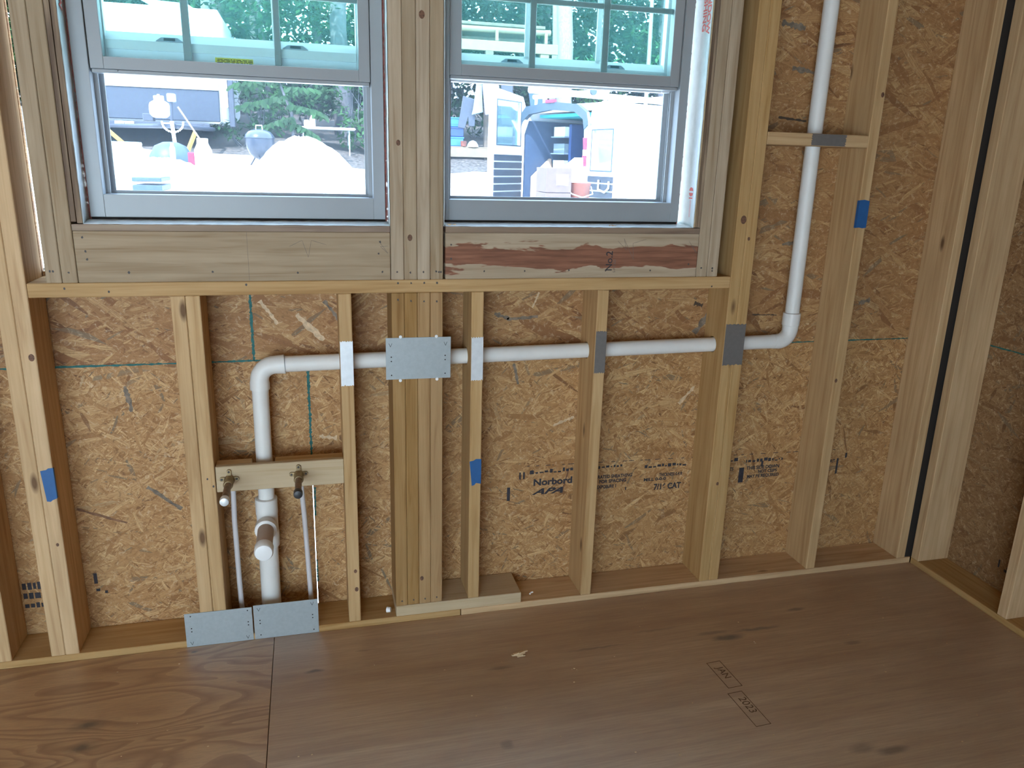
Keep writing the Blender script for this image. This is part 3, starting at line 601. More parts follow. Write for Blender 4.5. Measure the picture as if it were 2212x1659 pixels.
# ---------------------------------------------------------------- windows
def window(name, x0, x1, li, ri, sash_z, gl, gr, mz, vm, label):
    W = empty(name, ((x0 + x1) / 2, 0.1, 1.317), kind='structure'); W['label'] = label
    Y0, Y1, ZB, ZT = 0.055, 0.1375, 1.3170, 2.250
    fr_ = bmesh.new()
    for a, b in ((x0, li), (ri, x1)): box(fr_, a, b, Y0, Y1, ZB, ZT, 0.001)
    box(fr_, li, ri, Y0, Y1, ZB, 1.3760, 0.001); box(fr_, li, ri, Y0, Y1, ZT - 0.05, ZT, 0.001)
    f = link('window_frame', fr_, 'vinyl', W)
    b = bmesh.new()   # balance tracks down each jamb
    for s, e in ((1, li), (-1, ri)):
        for y0, y1, dpt in ((0.0930, 0.0960, 0.011), (0.1010, 0.1030, 0.006), (0.112, 0.1135, 0.008), (0.131, 0.1372, 0.017)):
            box(b, min(e, e + s * dpt), max(e, e + s * dpt), y0, y1, 1.3762, ZT - 0.05)
    box(b, li, ri, 0.1245, 0.137, 1.3762, 1.3840)
    link('jamb_track', b, 'vinyl', f)
    bd('sill_shim', x0, x1, 0.0650, 0.1370, 1.3045, 1.3165, 'dark', W, bev=0)  # dark filler added under the frame, blocks leaking light and paints the shadow
    # raised inner sash
    zt = sash_z + 0.47
    s_ = bmesh.new(); g0 = sash_z + 0.030
    box(s_, li + 0.0015, gl, 0.0615, 0.0915, sash_z, zt, 0.0012); box(s_, gr, ri - 0.0015, 0.0615, 0.0915, sash_z, zt, 0.0012)
    box(s_, gl, gr, 0.0615, 0.0915, sash_z, g0, 0.0012); box(s_, gl, gr, 0.0615, 0.0915, zt - 0.03, zt, 0.0012)
    box(s_, li + 0.004, ri - 0.004, 0.0655, 0.0985, sash_z - 0.0095, sash_z - 0.0005, 0.001)
    sash = link('lower_sash', s_, 'vinyl', W)
    for xx in (li + 0.06, ri - 0.06): bd('stop_tab', xx, xx + 0.006, 0.062, 0.066, sash_z - 0.005, sash_z - 0.001, 'vinyl', sash, bev=0.0005)
    bd('glass_pane', gl - 0.002, gr + 0.002, 0.0700, 0.0722, g0 - 0.002, zt - 0.028, 'glass', sash, bev=0)
    for a, c in vm: bd('glazing_bar', a, c, 0.0750, 0.0820, g0, zt - 0.03, 'vinyl', sash, bev=0.0015)
    edges = [gl] + [q for ac in vm for q in ac] + [gr]
    for i in range(3): bd('glazing_bar', edges[2 * i] + 0.0001, edges[2 * i + 1] - 0.0001, 0.0752, 0.0818, mz, mz + 0.0155, 'vinyl', sash, bev=0.0015)
    # outer sash with its meeting rail
    u_ = bmesh.new(); ul, ur = li + 0.010, ri - 0.010
    box(u_, ul, ul + 0.026, 0.1040, 0.1300, 1.706, 2.20, 0.001); box(u_, ur - 0.026, ur, 0.1040, 0.1300, 1.706, 2.20, 0.001)
    prism(u_, [(0.1000, 1.742), (0.1000, 1.764), (0.1180, 1.786), (0.1300, 1.786), (0.1300, 1.706), (0.1100, 1.706), (0.1100, 1.742)], ul + 0.026, ur - 0.026, 'yz')
    box(u_, ul + 0.026, ur - 0.026, 0.1040, 0.1300, 2.17, 2.20)
    us = link('upper_sash', u_, 'vinyl_outer', W)
    bd('glass_pane', ul + 0.024, ur - 0.024, 0.1200, 0.1225, 1.784, 2.172, 'glass', us, bev=0)
    for a, c in vm: bd('glazing_bar', a - 0.004, a + 0.011, 0.1130, 0.1190, 1.786, 2.17, 'vinyl_outer', us, bev=0.0015)
    for fx_ in (0.27, 0.72):
        hx = li + fx_ * (ri - li); hb = bmesh.new()
        prism(hb, [(hx - 0.034, 1.766), (hx + 0.034, 1.766), (hx + 0.020, 1.7755), (hx - 0.020, 1.7755)], 0.0985, 0.1060, 'xz'); link('lift_handle', hb, 'grey_plastic', us)
        bd('latch', hx - 0.014, hx + 0.014, 0.0975, 0.0984, 1.7675, 1.7740, M['seal'], us, bev=0)
    bd('insect_screen', ul, ur, 0.1330, 0.1336, 1.384, 1.745, 'screen', W, bev=0)  # sheet added to veil the lower opening with bluish haze
    # sealant in the gap round the frame
    for k, (xa, wd_) in enumerate(((x0 - 0.0035, 0.006), (x1 + 0.0035, 0.0065))):
        b = bmesh.new(); jag(b, (xa, 1.31), (xa, 2.24), wd_, 0.01, 0.070, 130, seed=20 + k); link('sealant_bead', b, 'foam', W)
    return W
w1 = window('window_1', 0.2350, 1.0115, 0.2715, 0.9785, 1.6880, 0.3055, 0.9465, 1.8870, ((0.4975, 0.5170), (0.7260, 0.7430)), 'left double-hung window with white frame, lower sash raised')
us1 = [c for c in w1.children if c.name.startswith('upper_sash')][0]
yl = bd('warning_label', 0.571, 0.668, 0.1092, 0.1098, 1.7185, 1.7350, 'yellow', us1, bev=0)
w2 = window('window_2', 1.1855, 1.9370, 1.1975, 1.9080, 1.7200, 1.2330, 1.8760, 1.9230, ((1.4340, 1.4530), (1.6560, 1.6770)), 'right double-hung window with white frame, lower sash raised')
bm = bmesh.new(); r2 = random.Random(2)
for zz in (1.7300, 1.7265, 1.7225):
    x = 0.576
    while x < 0.66: L = 0.003 + 0.012 * r2.random(); box(bm, x, x + L, 0.1088, 0.1091, zz, zz + 0.0016); x += L + 0.003
link('label_print', bm, 'ink', us1, kind='stuff')

# ================================================================ THINGS ON THE WALL
# ---- white vent and drain pipe
YP = 0.078; rp = 0.0243
pipe = empty('drain_vent_pipe', (0.628, YP, 0.04), 'white plastic vent pipe rising from the floor, bending right through the studs', 'pipe')
def arc(c, r, a0, a1, n=8, flip=False): return [(c[0] + r * math.cos(a0 + (a1 - a0) * i / n), YP, c[1] + r * math.sin(a0 + (a1 - a0) * i / n)) for i in range(n + 1)]
tb('riser_pipe', [(0.6255, YP, 0.001), (0.6280, YP, 0.330)], 0.0300, 'pvc', pipe, 24)
tee = bmesh.new(); lathe(tee, (0.6300, YP, 0), [(0.0325, 0.300), (0.0335, 0.302), (0.0335, 0.345), (0.0320, 0.352), (0.0320, 0.405), (0.0335, 0.412), (0.0335, 0.462), (0.0300, 0.4640)], 28)
lathe(tee, (0.6275, 0, 0.385), [(0.0290, 0.045), (0.0325, 0.030), (0.0325, 0.008), (0.0300, 0.006)], 28, 'y')
link('tee_fitting', tee, 'pvc', pipe, smooth=True)
st_ = tb('drain_stub', [(0.6275, 0.020, 0.385), (0.6275, -0.112, 0.380)], 0.0240, 'pvc_dusty', pipe, 24, label='dusty tan stub pointing into the room')
lt('end_cap', (0.6275, -0.128, 0.380), [(0.012, -0.0035), (0.024, -0.001), (0.0272, 0.005), (0.0272, 0.034), (0.0250, 0.0345)], 'cap_white', st_, 28, 'y')
tb('vertical_pipe', [(0.6315, YP, 0.455), (0.6335, YP, 0.835)], rp, 'pvc', pipe, 24)
cx_, cz_, rr_ = 0.6335 + 0.047, 0.8415, 0.047
el = bmesh.new(); tube(el, [(0.6335, YP, 0.815), (0.6335, YP, 0.835)] + arc((cx_, cz_), rr_, math.pi, math.pi / 2) + [(0.700, YP, 0.889), (0.708, YP, 0.8895)], [0.0290, 0.0285] + [0.0272] * 9 + [0.0285, 0.0290], 24)
link('elbow_fitting', el, 'pvc', pipe, smooth=True)
tb('horizontal_pipe', [(0.700, YP, 0.8890), (2.372, YP, 0.9085)], rp, 'pvc', pipe, 24)
tb('pipe_joint_ring', [(0.7082, YP, 0.8895), (0.7092, YP, 0.8895)], 0.0262, 'grey_plastic', pipe, 24)
X2 = 2.4125; zc_ = 0.9085 + 0.044
el = bmesh.new(); tube(el, [(2.350, YP, 0.9082), (2.362, YP, 0.9085)] + arc((X2 - 0.044, zc_), 0.044, -math.pi / 2, 0) + [(X2, YP, 0.968)], [0.0255, 0.0258] + [0.0268] * 9 + [0.0275], 24); link('elbow_fitting', el, 'pvc', pipe, smooth=True)
lt('coupling', (X2, YP, 0), [(0.0262, 0.964), (0.0300, 0.966), (0.0300, 1.008), (0.0262, 1.010)], 'pvc', pipe, 28)
tb('vent_riser', [(X2, YP, 1.000), (X2 - 0.002, YP, 1.56), (X2 + 0.002, YP, TOP + 0.1)], rp, 'pvc', pipe, 24)
drill([S[k] for k in ('E', 'F', 'G', 'H1', 'H2', 'P0', 'P1', 'P2', 'P3')], (0.80, YP, 0.8905), (2.30, YP, 0.9080), 0.0282)
drill([fb], (X2 - 0.002, YP, 1.50), (X2 - 0.002, YP, 1.66), 0.028)
drill([c for c in wall.children if c.name.startswith('bottom_plate') and c.location.x < wall.location.x], (0.6255, YP, -0.02), (0.6255, YP, 0.08), 0.035)

# ---- water outlets
def outlet(x, ze, length, capmat, label, px):
    o = empty('water_outlet', (x, 0, ze), label, 'outlet')
    bm = bmesh.new()
    for a in (0, math.pi / 2, math.pi):
        c, s = math.cos(a), math.sin(a); e = 0.026 if a != math.pi / 2 else 0.028
        pts = [(x + c * u - s * v, ze + 0.003 + s * u + c * v) for u, v in ((0.006, -0.0055), (e - 0.004, -0.0065), (e, -0.004), (e + 0.0015, 0), (e, 0.004), (e - 0.004, 0.0065), (0.006, 0.0055))]
        prism(bm, pts, -0.0065, -0.0005)
    lathe(bm, (x, 0, ze), [(0.0145, -0.0008), (0.0150, -0.012), (0.0135, -0.020), (0.0125, -0.034), (0.0140, -0.036), (0.0140, -0.044), (0.0120, -0.046)], 20, 'y')
    bk = link('mounting_ear', bm, 'brass', o, smooth=True)
    for a in (0, math.pi / 2, math.pi): lt('screw', (x + 0.021 * math.cos(a), -0.0085, ze + 0.003 + 0.0225 * math.sin(a)), [(0.002, 0), (0.0034, 0.0008), (0.0034, 0.003)], 'nailhead', bk, 10, 'y')
    tb('stub_pipe', [(x, -0.040, ze), (x - 0.001, -length + 0.012, ze - 0.004)], 0.0098, 'copper', o, 18)
    lt('stub_cap', (x - 0.001, -length - 0.004, ze - 0.0045), [(0.006, -0.002), (0.0118, 0.000), (0.0128, 0.003), (0.0128, 0.020), (0.0105, 0.022)], capmat, o, 18, 'y')
    tb('supply_tube', [(x, 0.030, ze - 0.002), (x + 0.001, 0.058, ze - 0.006), (x + 0.002, 0.068, ze - 0.03), (px[0], 0.070, 0.40), (px[1], 0.066, 0.20), (px[2], 0.062, 0.0392)], 0.0080, 'pex', o, 14)
    return o
outlet(0.5360, 0.5640, 0.150, 'zinc_bright', 'left water outlet on pale board, brass ear plate and silver-capped pipe', (0.5335, 0.5345, 0.5370))
outlet(0.7335, 0.5650, 0.140, 'black', 'right water outlet on pale board, brass ear plate and black-capped pipe', (0.7420, 0.7480, 0.7520))

# ---- steel nail plates
def plate(x0, x1, z0, z1, mat, label, holes=(), marks=(), tilt=0.0, y=-0.0022):
    bm = bmesh.new(); c = ((x0 + x1) / 2, (z0 + z1) / 2)
    box(bm, x0, x1, y, y + 0.0016, z0, z1, 0.0004)
    if tilt: bmesh.ops.rotate(bm, verts=bm.verts, cent=(c[0], y, c[1]), matrix=Matrix.Rotation(tilt, 3, 'Y'))
    o = link('nail_plate', bm, mat, label=label, cat='plate')
    b = bmesh.new()
    for hx, hz in holes: lathe(b, (x0 + hx, y - 0.0003, z0 + hz), [(0.0021, 0), (0.0021, 0.0002)], 10, 'y')
    for hx, hz in marks:
        for s in (-1, 1): prism(b, [(x0 + hx + s * 0.004, z0 + hz + 0.005), (x0 + hx + s * 0.0052, z0 + hz + 0.005), (x0 + hx + 0.0006, z0 + hz - 0.006), (x0 + hx - 0.0006, z0 + hz - 0.006)], y - 0.0003, y - 0.0001)
    if len(b.verts): link('punched_holes', b, 'dark', o, kind='stuff')
    return o
h6 = [(0.016, 0.038), (0.016, 0.051), (0.016, 0.013), (0.178, 0.038), (0.178, 0.051), (0.178, 0.013)]
p0 = plate(1.0000, 1.1950, 0.8490, 0.9770, 'zinc', 'large steel plate screwed across four-ply post under the windows', [(0.016, 0.057), (0.016, 0.070), (0.016, 0.014), (0.178, 0.057), (0.178, 0.070), (0.178, 0.014)], [(0.014, 0.107), (0.179, 0.107)], 0.006)
for hx, hz in ((1.044, 0.980), (1.151, 0.979), (1.042, 0.846), (1.153, 0.846)): lt('screw_washer', (hx, -0.0045, hz), [(0.002, 0), (0.0048, 0.0006), (0.0048, 0.0024)], 'cap_white', p0, 12, 'y')
plate(0.3745, 0.5715, 0.0170, 0.1330, 'zinc', 'left of two steel plates screwed to bottom plate', [(0.018, 0.106), (0.018, 0.064), (0.018, 0.053), (0.184, 0.106), (0.184, 0.066), (0.184, 0.055)], [(0.016, 0.013), (0.180, 0.013)], 0.0)
plate(0.5755, 0.7715, 0.0170, 0.1370, 'zinc', 'right of two steel plates screwed to bottom plate', [(0.018, 0.066), (0.018, 0.055), (0.178, 0.066), (0.178, 0.055), (0.018, 0.014), (0.180, 0.012)], [(0.016, 0.105), (0.178, 0.106)], 0.0)
def clip(x0, x1, z0, z1, mat, label, horiz=False):
    bm = bmesh.new(); y = -0.0016; n = 5; r = random.Random(int(x0 * 1000)); j = lambda: 0.0012 + 0.0042 * r.random()
    if not horiz:
        up_ = [(x1 - (x1 - x0) * k / (2 * n), z1 - (j() if k % 2 else 0)) for k in range(2 * n + 1)]; dn = [(x0 + (x1 - x0) * k / (2 * n), z0 + (j() if k % 2 else 0)) for k in range(2 * n + 1)]
        prism(bm, dn + up_, y, -0.0002)
    else:
        rt = [(x1 - (j() if k % 2 else 0), z0 + (z1 - z0) * k / (2 * n)) for k in range(2 * n + 1)]; lf = [(x0 + (j() if k % 2 else 0), z1 - (z1 - z0) * k / (2 * n)) for k in range(2 * n + 1)]
        prism(bm, rt + lf, y, -0.0002)
    return link('stud_guard', bm, mat, label=label, cat='guard plate')
clip(0.8680, 0.9048, 0.8350, 0.9720, 'zinc_bright', 'light steel guard plate on stud left of the four-ply post')
clip(1.2590, 1.2958, 0.8345, 0.9735, 'zinc_bright', 'light steel guard plate on stud right of the four-ply post')
clip(1.6610, 1.6970, 0.8410, 0.9810, 'zinc_dark', 'narrow dull grey guard plate on stud below the right window')
clip(2.1165, 2.1895, 0.8500, 0.9920, 'zinc_dark', 'wide dull grey guard plate across double stud')
clip(2.3480, 2.4760, 1.5635, 1.5990, 'zinc_dark', 'dull grey guard plate on horizontal block in front of vent pipe', True)

def tape(pts, label, side=None):
    bm = bmesh.new(); prism(bm, pts, -0.0009, -0.0002)
    if side: x, z0, z1, dp, s = side; box(bm, min(x, x + s * 0.0007), max(x, x + s * 0.0007), -0.0009, dp, z0, z1)
    return link('blue_tape', bm, 'blue', label=label, cat='tape')
tape([(0.0440, 0.6275), (0.0590, 0.6300), (0.0640, 0.6340), (0.0762, 0.6350), (0.0762, 0.5430), (0.0640, 0.5380), (0.0600, 0.5340), (0.0500, 0.5355)], 'blue tape strip wrapping edge of double stud at far left', (0.0764, 0.543, 0.634, 0.009, 1))
tape([(1.2580, 0.5680), (1.2700, 0.5700), (1.2790, 0.5755), (1.2962, 0.5740), (1.2958, 0.4890), (1.2800, 0.4930), (1.2740, 0.4860), (1.2660, 0.4840)], 'torn blue tape strip on stud right of the four-ply post')
tape([(2.5590, 1.3970), (2.5780, 1.3985), (2.5975, 1.3950), (2.5978, 1.3080), (2.5840, 1.3060), (2.5700, 1.3085), (2.5588, 1.3070)], 'blue tape strip on stud right of the vent pipe', (2.5592, 1.307, 1.396, 0.010, -1))

# ---- scraps
t = empty('wood_chip', (1.371, -0.256, ZF), 'splintered pale wood chip lying on floor in front of the four-ply post', 'chip')
for k in range(6):
    a = 0.1 + 0.5 * rnd.random() - 0.2; L = 0.022 + 0.03 * rnd.random(); x = 1.371 + 0.018 * (rnd.random() - 0.5); y = -0.256 + 0.016 * (rnd.random() - 0.5); z = ZF + 0.0006 + 0.0022 * k
    bm = bmesh.new(); box(bm, x - L / 2 * 0.9, x + L / 2, y - 0.003, y + 0.003, z, z + 0.0026); bmesh.ops.rotate(bm, verts=bm.verts, cent=(x, y, z), matrix=Matrix.Rotation(a, 3, 'Z')); link('splinter', bm, 'chip', t)
bm = bmesh.new(); tube(bm, [(0.992, 0.035, T + 0.009), (1.004, 0.030, T + 0.010)], [0.010, 0.0085], 12); link('white_plug', bm, 'cap_white', label='small white plastic plug on bottom plate beside the four-ply post', cat='plug', smooth=True)
bm = bmesh.new(); tube(bm, [(1.437 + 0.05, 0.04, T + 0.003), (1.437 + 0.055, 0.047, T + 0.004), (1.437 + 0.063, 0.050, T + 0.003)], 0.003, 8); link('white_shaving', bm, 'cap_white', label='tiny white plastic curl on bottom plate right of the raised block', cat='scrap', smooth=True)
bm = bmesh.new(); rs = random.Random(8)
for k in range(110):
    x = 0.1 + 2.8 * rs.random(); y = -1.1 + 1.05 * rs.random(); s = 0.0016 + 0.0035 * rs.random()
    box(bm, x, x + s, y, y + s * 0.6, ZF, ZF + 0.0012)
link('sawdust_crumbs', bm, 'chip', label='pale sawdust crumbs scattered over plywood floor', cat='sawdust', kind='stuff')
for (x, y, lab) in ((1.000, 0.030, 'pale sawdust clump on right end of left window sill'), (1.200, 0.018, 'pale sawdust clump on left end of right window sill'), (1.70, 0.022, 'pale shavings on right half of right window sill')):
    bm = bmesh.new()
    for k in range(14):
        a, b_ = x + 0.03 * (rs.random() - 0.5), y + 0.02 * (rs.random() - 0.5); s = 0.003 + 0.004 * rs.random(); box(bm, a, a + s, b_, b_ + s, 1.3042, 1.3048 + 0.004 * rs.random())
    link('sawdust_clump', bm, 'chip', label=lab, cat='sawdust', kind='stuff')

# ================================================================ OUTDOORS
def gz(x, y):
    pts = [(-6, 0.25), (6.5, 0.28), (8, 0.45), (10.5, 1.12), (13, 1.27), (15, 1.75), (18, 2.25), (26, 3.0), (60, 6.0)]
    for (a, za), (b, zb_) in zip(pts, pts[1:]):
        if y <= b:
            t = (y - a) / (b - a); z = za + (zb_ - za) * t; break
    side = max(0.0, min(1.0, (2.2 - x) / 2.5))
    return z + side * 0.28 * max(0.0, min(1.0, (y - 10.0) / 3.0)) * max(0.0, 1 - max(0, y - 14) / 6)
def sheetg(name, x0, x1, y0, y1, nx, ny, mat, amp, lab, cat=None, kind='structure', seed=1):
    bm = bmesh.new(); r = random.Random(seed); g_ = []
    for i in range(nx + 1):
        row = []
        for j in range(ny + 1):
            x = x0 + (x1 - x0) * i / nx; y = y0 + (y1 - y0) * j / ny; row.append(bm.verts.new((x, y, gz(x, y) + amp * (r.random() - 0.5))))
        g_.append(row)
    for i in range(nx):
        for j in range(ny): bm.faces.new((g_[i][j], g_[i + 1][j], g_[i + 1][j + 1], g_[i][j + 1]))
    o = link(name, bm, mat, kind=kind, smooth=True); o['label'] = lab; return o
sheetg('ground', -16, 30, 0.7, 12.7, 46, 40, 'yard', 0.03, 'pale sandy yard')
sheetg('forest_floor', -26, 50, 12.7, 60, 76, 60, 'litter', 0.14, 'leaf-littered forest floor')

# gravel mound
def mound(x, y, rx, ry, h, zb_, lab, seed):
    bm = bmesh.new(); r = random.Random(seed); n = 46; rows = []
    for i in range(17):
        t = i / 16; ring = []
        for k in range(n):
            a = 2 * math.pi * k / n; rr = t * (1 + 0.10 * math.sin(3 * a + seed) + 0.05 * math.sin(7 * a))
            z = h * (math.cos(min(t, 1) * math.pi / 2) ** 1.25) + 0.055 * (r.random() - 0.5) * (1 if 0 < t < 1 else 0)
            ring.append(bm.verts.new((x + rx * rr * math.cos(a), y + ry * rr * math.sin(a), zb_ + z)))
        rows.append(ring)
    for i in range(16):
        for k in range(n): bm.faces.new((rows[i][k], rows[i][(k + 1) % n], rows[i + 1][(k + 1) % n], rows[i + 1][k]))
    bmesh.ops.remove_doubles(bm, verts=bm.verts, dist=0.0005)
    return link('gravel_mound', bm, 'gravel', label=lab, cat='gravel pile', kind='stuff', smooth=False)
mound(0.75, 7.6, 1.30, 1.2, 1.36, 0.34, 'tall sunlit gravel mound outside the left window', 1)
mound(-0.75, 7.4, 1.45, 1.1, 1.08, 0.34, 'lower gravel heap left of the tall mound', 2)

def leaves(bm, c, rad, n, size, r, drop=0.0):
    for _ in range(n):
        while True:
            p = Vector((r.uniform(-1, 1), r.uniform(-1, 1), r.uniform(-1, 1)))
            if p.length < 1: break
        p = Vector((c[0] + p.x * rad[0], c[1] + p.y * rad[1], c[2] + p.z * rad[2]))
        s = size * r.uniform(0.6, 1.3); d = Vector((r.uniform(-1, 1), r.uniform(-1, 0.2), r.uniform(-0.9, 0.3))).normalized()
        sd = d.cross(Vector((r.uniform(-.5, .5), r.uniform(-.5, .5), 1))).normalized()
        a = bm.verts.new(p); b = bm.verts.new(p + d * s * 0.5 + sd * s * 0.24); e = bm.verts.new(p + d * s); f = bm.verts.new(p + d * s * 0.5 - sd * s * 0.24)
        bm.faces.new((a, b, e, f))
def tree(x, y, h, r0, mat, leafm, clumps, lab, lean=(0, 0), lsize=0.16, group='forest trees', dens=1.0, seed=0):
    z = gz(x, y); r = random.Random(seed); t = empty('tree', (x, y, z), lab, 'tree', group)
    pts = [(x + lean[0] * (k / 8) * h + 0.03 * math.sin(k * 2.1 + seed), y + lean[1] * (k / 8) * h, z - 0.15 + (h + 0.15) * k / 8) for k in range(9)]
    tb('trunk', pts, [r0 * (1.25 if k == 0 else 1 - 0.45 * k / 8) for k in range(9)], mat, t, 12)
    if clumps:
        bm = bmesh.new()
        for (dx, dy, dz, rx, ry, rz, n) in clumps: leaves(bm, (x + dx, y + dy, z + dz), (rx, ry, rz), int(n * dens), lsize, r)
        link('foliage', bm, leafm, t, kind='stuff')
    return t
tree(1.66, 16, 9, 0.20, 'bark', 'leaf', [(-1.3, -0.6, 2.6, 1.2, 0.5, 0.8, 1100), (0.9, 0.8, 2.2, 0.9, 0.6, 1.4, 1100), (-0.4, 1.2, 2.3, 1.5, 0.5, 1.1, 1500)], 'thick furrowed grey tree trunk at right side of the left window', (-0.02, 0), seed=1)
tree(0.16, 16.2, 8, 0.055, 'bark', 'leaf', [], 'thin leaning grey trunk seen through left window', (-0.075, 0), seed=2)
tree(6.75, 16, 9, 0.20, 'birch', 'leaf', [], 'pale thick tree with paler twin stem behind timber shelter', (-0.05, 0), seed=3)
tree(6.55, 16.4, 9, 0.11, 'birch', 'leaf', [], 'pale slender stem beside thick tree behind timber shelter', (0.0, 0), seed=4)
tree(8.70, 16, 9, 0.055, 'birch', 'leaf', [], 'slim white birch stem in right window', (0.012, 0), seed=5)
tree(9.08, 15.8, 9, 0.14, 'bark', 'leaf', [], 'straight grey tree right of slim white birch', (-0.01, 0), seed=6)
tree(-1.05, 17.5, 9, 0.24, 'bark_dark', 'leaf_dark', [(0.8, -0.5, 2.2, 1.0, 0.6, 1.0, 700)], 'dark thick trunk behind the camper', seed=7)
rt = random.Random(31)
k = 0
for x in [-9, -6.5, -4.2, -2.2, -0.4, 1.2, 2.9, 4.6, 6.0, 7.6, 9.4, 11.4, 13.6, 16, 19]:
    y = 20 + 2.2 * rt.random(); h = 8 + 3 * rt.random(); k += 1
    cl = [(rt.uniform(-1.3, 1.3), rt.uniform(-1.0, 0.6), 0.5 + 0.62 * q, rt.uniform(0.9, 1.5), 0.8, rt.uniform(0.5, 0.8), 330) for q in range(9)]
    tree(x, y, h, 0.09 + 0.08 * rt.random(), 'bark_dark' if k % 3 else 'bark', 'leaf' if k % 2 else 'leaf_dark', cl, 'leafy forest tree among others beyond the yard', (rt.uniform(-0.03, 0.03), 0), 0.24, 'forest trees beyond the yard', 1.0, 100 + k)
k = 0
for x in range(-15, 30, 3):
    y = 26 + 3 * rt.random(); k += 1
    cl = [(rt.uniform(-1.6, 1.6), rt.uniform(-1, 1), 0.8 + 0.95 * q, 1.9, 1.0, 0.9, 260) for q in range(8)]
    tree(x, y, 11, 0.18, 'bark_dark', 'leaf_dark', cl, 'dark tree deep in the forest', (0, 0), 0.42, 'deep forest trees', 1.0, 200 + k)
bm = bmesh.new(); rk = random.Random(77)
for q in range(110): leaves(bm, (rk.uniform(-24, 46), rk.uniform(33, 38), rk.uniform(3.5, 8.5)), (3.0, 1.5, 1.3), 110, 0.9, rk)
for q in range(45): leaves(bm, (rk.uniform(-24, 46), rk.uniform(33, 38), rk.uniform(8.5, 14)), (3.0, 1.5, 1.3), 90, 0.9, rk)
link('forest_thicket', bm, 'leaf_dark', label='dark green thicket closing the view behind the trees', cat='thicket', kind='stuff')
def shrub(x, y, rx, rz, n, mat, lab, ls=0.12, seed=0, cz=None):
    z = gz(x, y); t = empty('shrub', (x, y, z), lab, 'shrub', 'undergrowth shrubs'); r = random.Random(seed)
    for s in range(5): tb('stem', [(x + 0.02 * s, y, z - 0.05), (x + rx * r.uniform(-.5, .5), y + 0.1 * r.uniform(-1, 1), z + rz * 0.8), (x + rx * r.uniform(-.8, .8), y, z + rz * 1.6)], [0.012, 0.009, 0.005], 'bark', t, 6)
    bm = bmesh.new()
    for q in range(7): leaves(bm, (x + rx * r.uniform(-.7, .7), y + 0.3 * r.uniform(-1, 1), z + (cz or rz) * r.uniform(0.3, 1.9)), (rx * 0.55, 0.3, rz * 0.4), n // 7, ls, r)
    link('foliage', bm, mat, t, kind='stuff')
shrub(-0.1, 14.6, 0.7, 0.75, 420, 'leaf_bright', 'bright green leafy shrub behind the kettle grill', 0.17, 1)
shrub(0.75, 15.2, 0.8, 0.65, 420, 'leaf', 'mid green shrub behind the white table', 0.17, 2)
shrub(2.0, 14.4, 0.55, 0.8, 380, 'leaf_bright', 'bright green sapling right of the white table', 0.14, 3)
shrub(-0.35, 13.4, 0.5, 0.22, 200, 'leaf', 'low green seedlings on leaf litter right of the camper', 0.12, 4)
shrub(0.3, 15.6, 0.35, 1.1, 260, 'leaf_bright', 'tall narrow bright shrub by thin leaning trunk', 0.16, 5)
shrub(4.6, 16.4, 1.4, 0.7, 500, 'leaf', 'green shrub behind timber shelter', 0.16, 6)
shrub(7.9, 17.0, 0.9, 0.9, 500, 'leaf_bright', 'bright shrub left of slim white birch', 0.16, 7)
shrub(9.9, 16.6, 0.8, 1.1, 420, 'leaf_bright', 'bright shrub right of straight grey tree', 0.16, 8)
shrub(2.6, 13.2, 0.6, 0.3, 220, 'leaf', 'low green plants at foot of timber deck', 0.10, 9)

t = empty('sapling', (0.35, 12.6, gz(0.35, 12.6)), 'leafy sapling with large drooping leaves left of the white table', 'sapling')
zz = gz(0.35, 12.6); rl = random.Random(44)
tb('stem', [(0.62, 12.6, zz - 0.05), (0.60, 12.6, 2.2), (0.40, 12.6, 2.75), (0.1, 12.6, 3.05)], [0.03, 0.025, 0.018, 0.01], 'bark', t, 8)
bm = bmesh.new()
for (bx, bz, ex, ez) in [(0.60, 2.35, 1.15, 2.30), (0.55, 2.5, -0.25, 2.38), (0.5, 2.62, 1.05, 2.70), (0.42, 2.75, -0.35, 2.72), (0.6, 2.15, 0.05, 2.02), (0.6, 2.05, 0.98, 1.95), (0.3, 2.85, 0.8, 2.95)]:
    for q in range(20):
        u = q / 19; px, pz = bx + (ex - bx) * u, bz + (ez - bz) * u - 0.08 * u * u
        for s_ in (-1, 1):
            L = rl.uniform(0.11, 0.20); d = Vector((s_ * rl.uniform(0.2, 0.9), rl.uniform(-0.5, 0.1), -rl.uniform(0.5, 1.1))).normalized(); sd = d.cross(Vector((rl.uniform(-.3, .3), -1, rl.uniform(0, .6)))).normalized()
            p = Vector((px, 12.6 + rl.uniform(-.15, .15), pz)); q4 = [p, p + d * L * .35 + sd * L * .2, p + d * L * .75 + sd * L * .15, p + d * L, p + d * L * .75 - sd * L * .15, p + d * L * .35 - sd * L * .2]
            bm.faces.new([bm.verts.new(v_) for v_ in q4])
link('foliage', bm, 'leaf', t, kind='stuff')
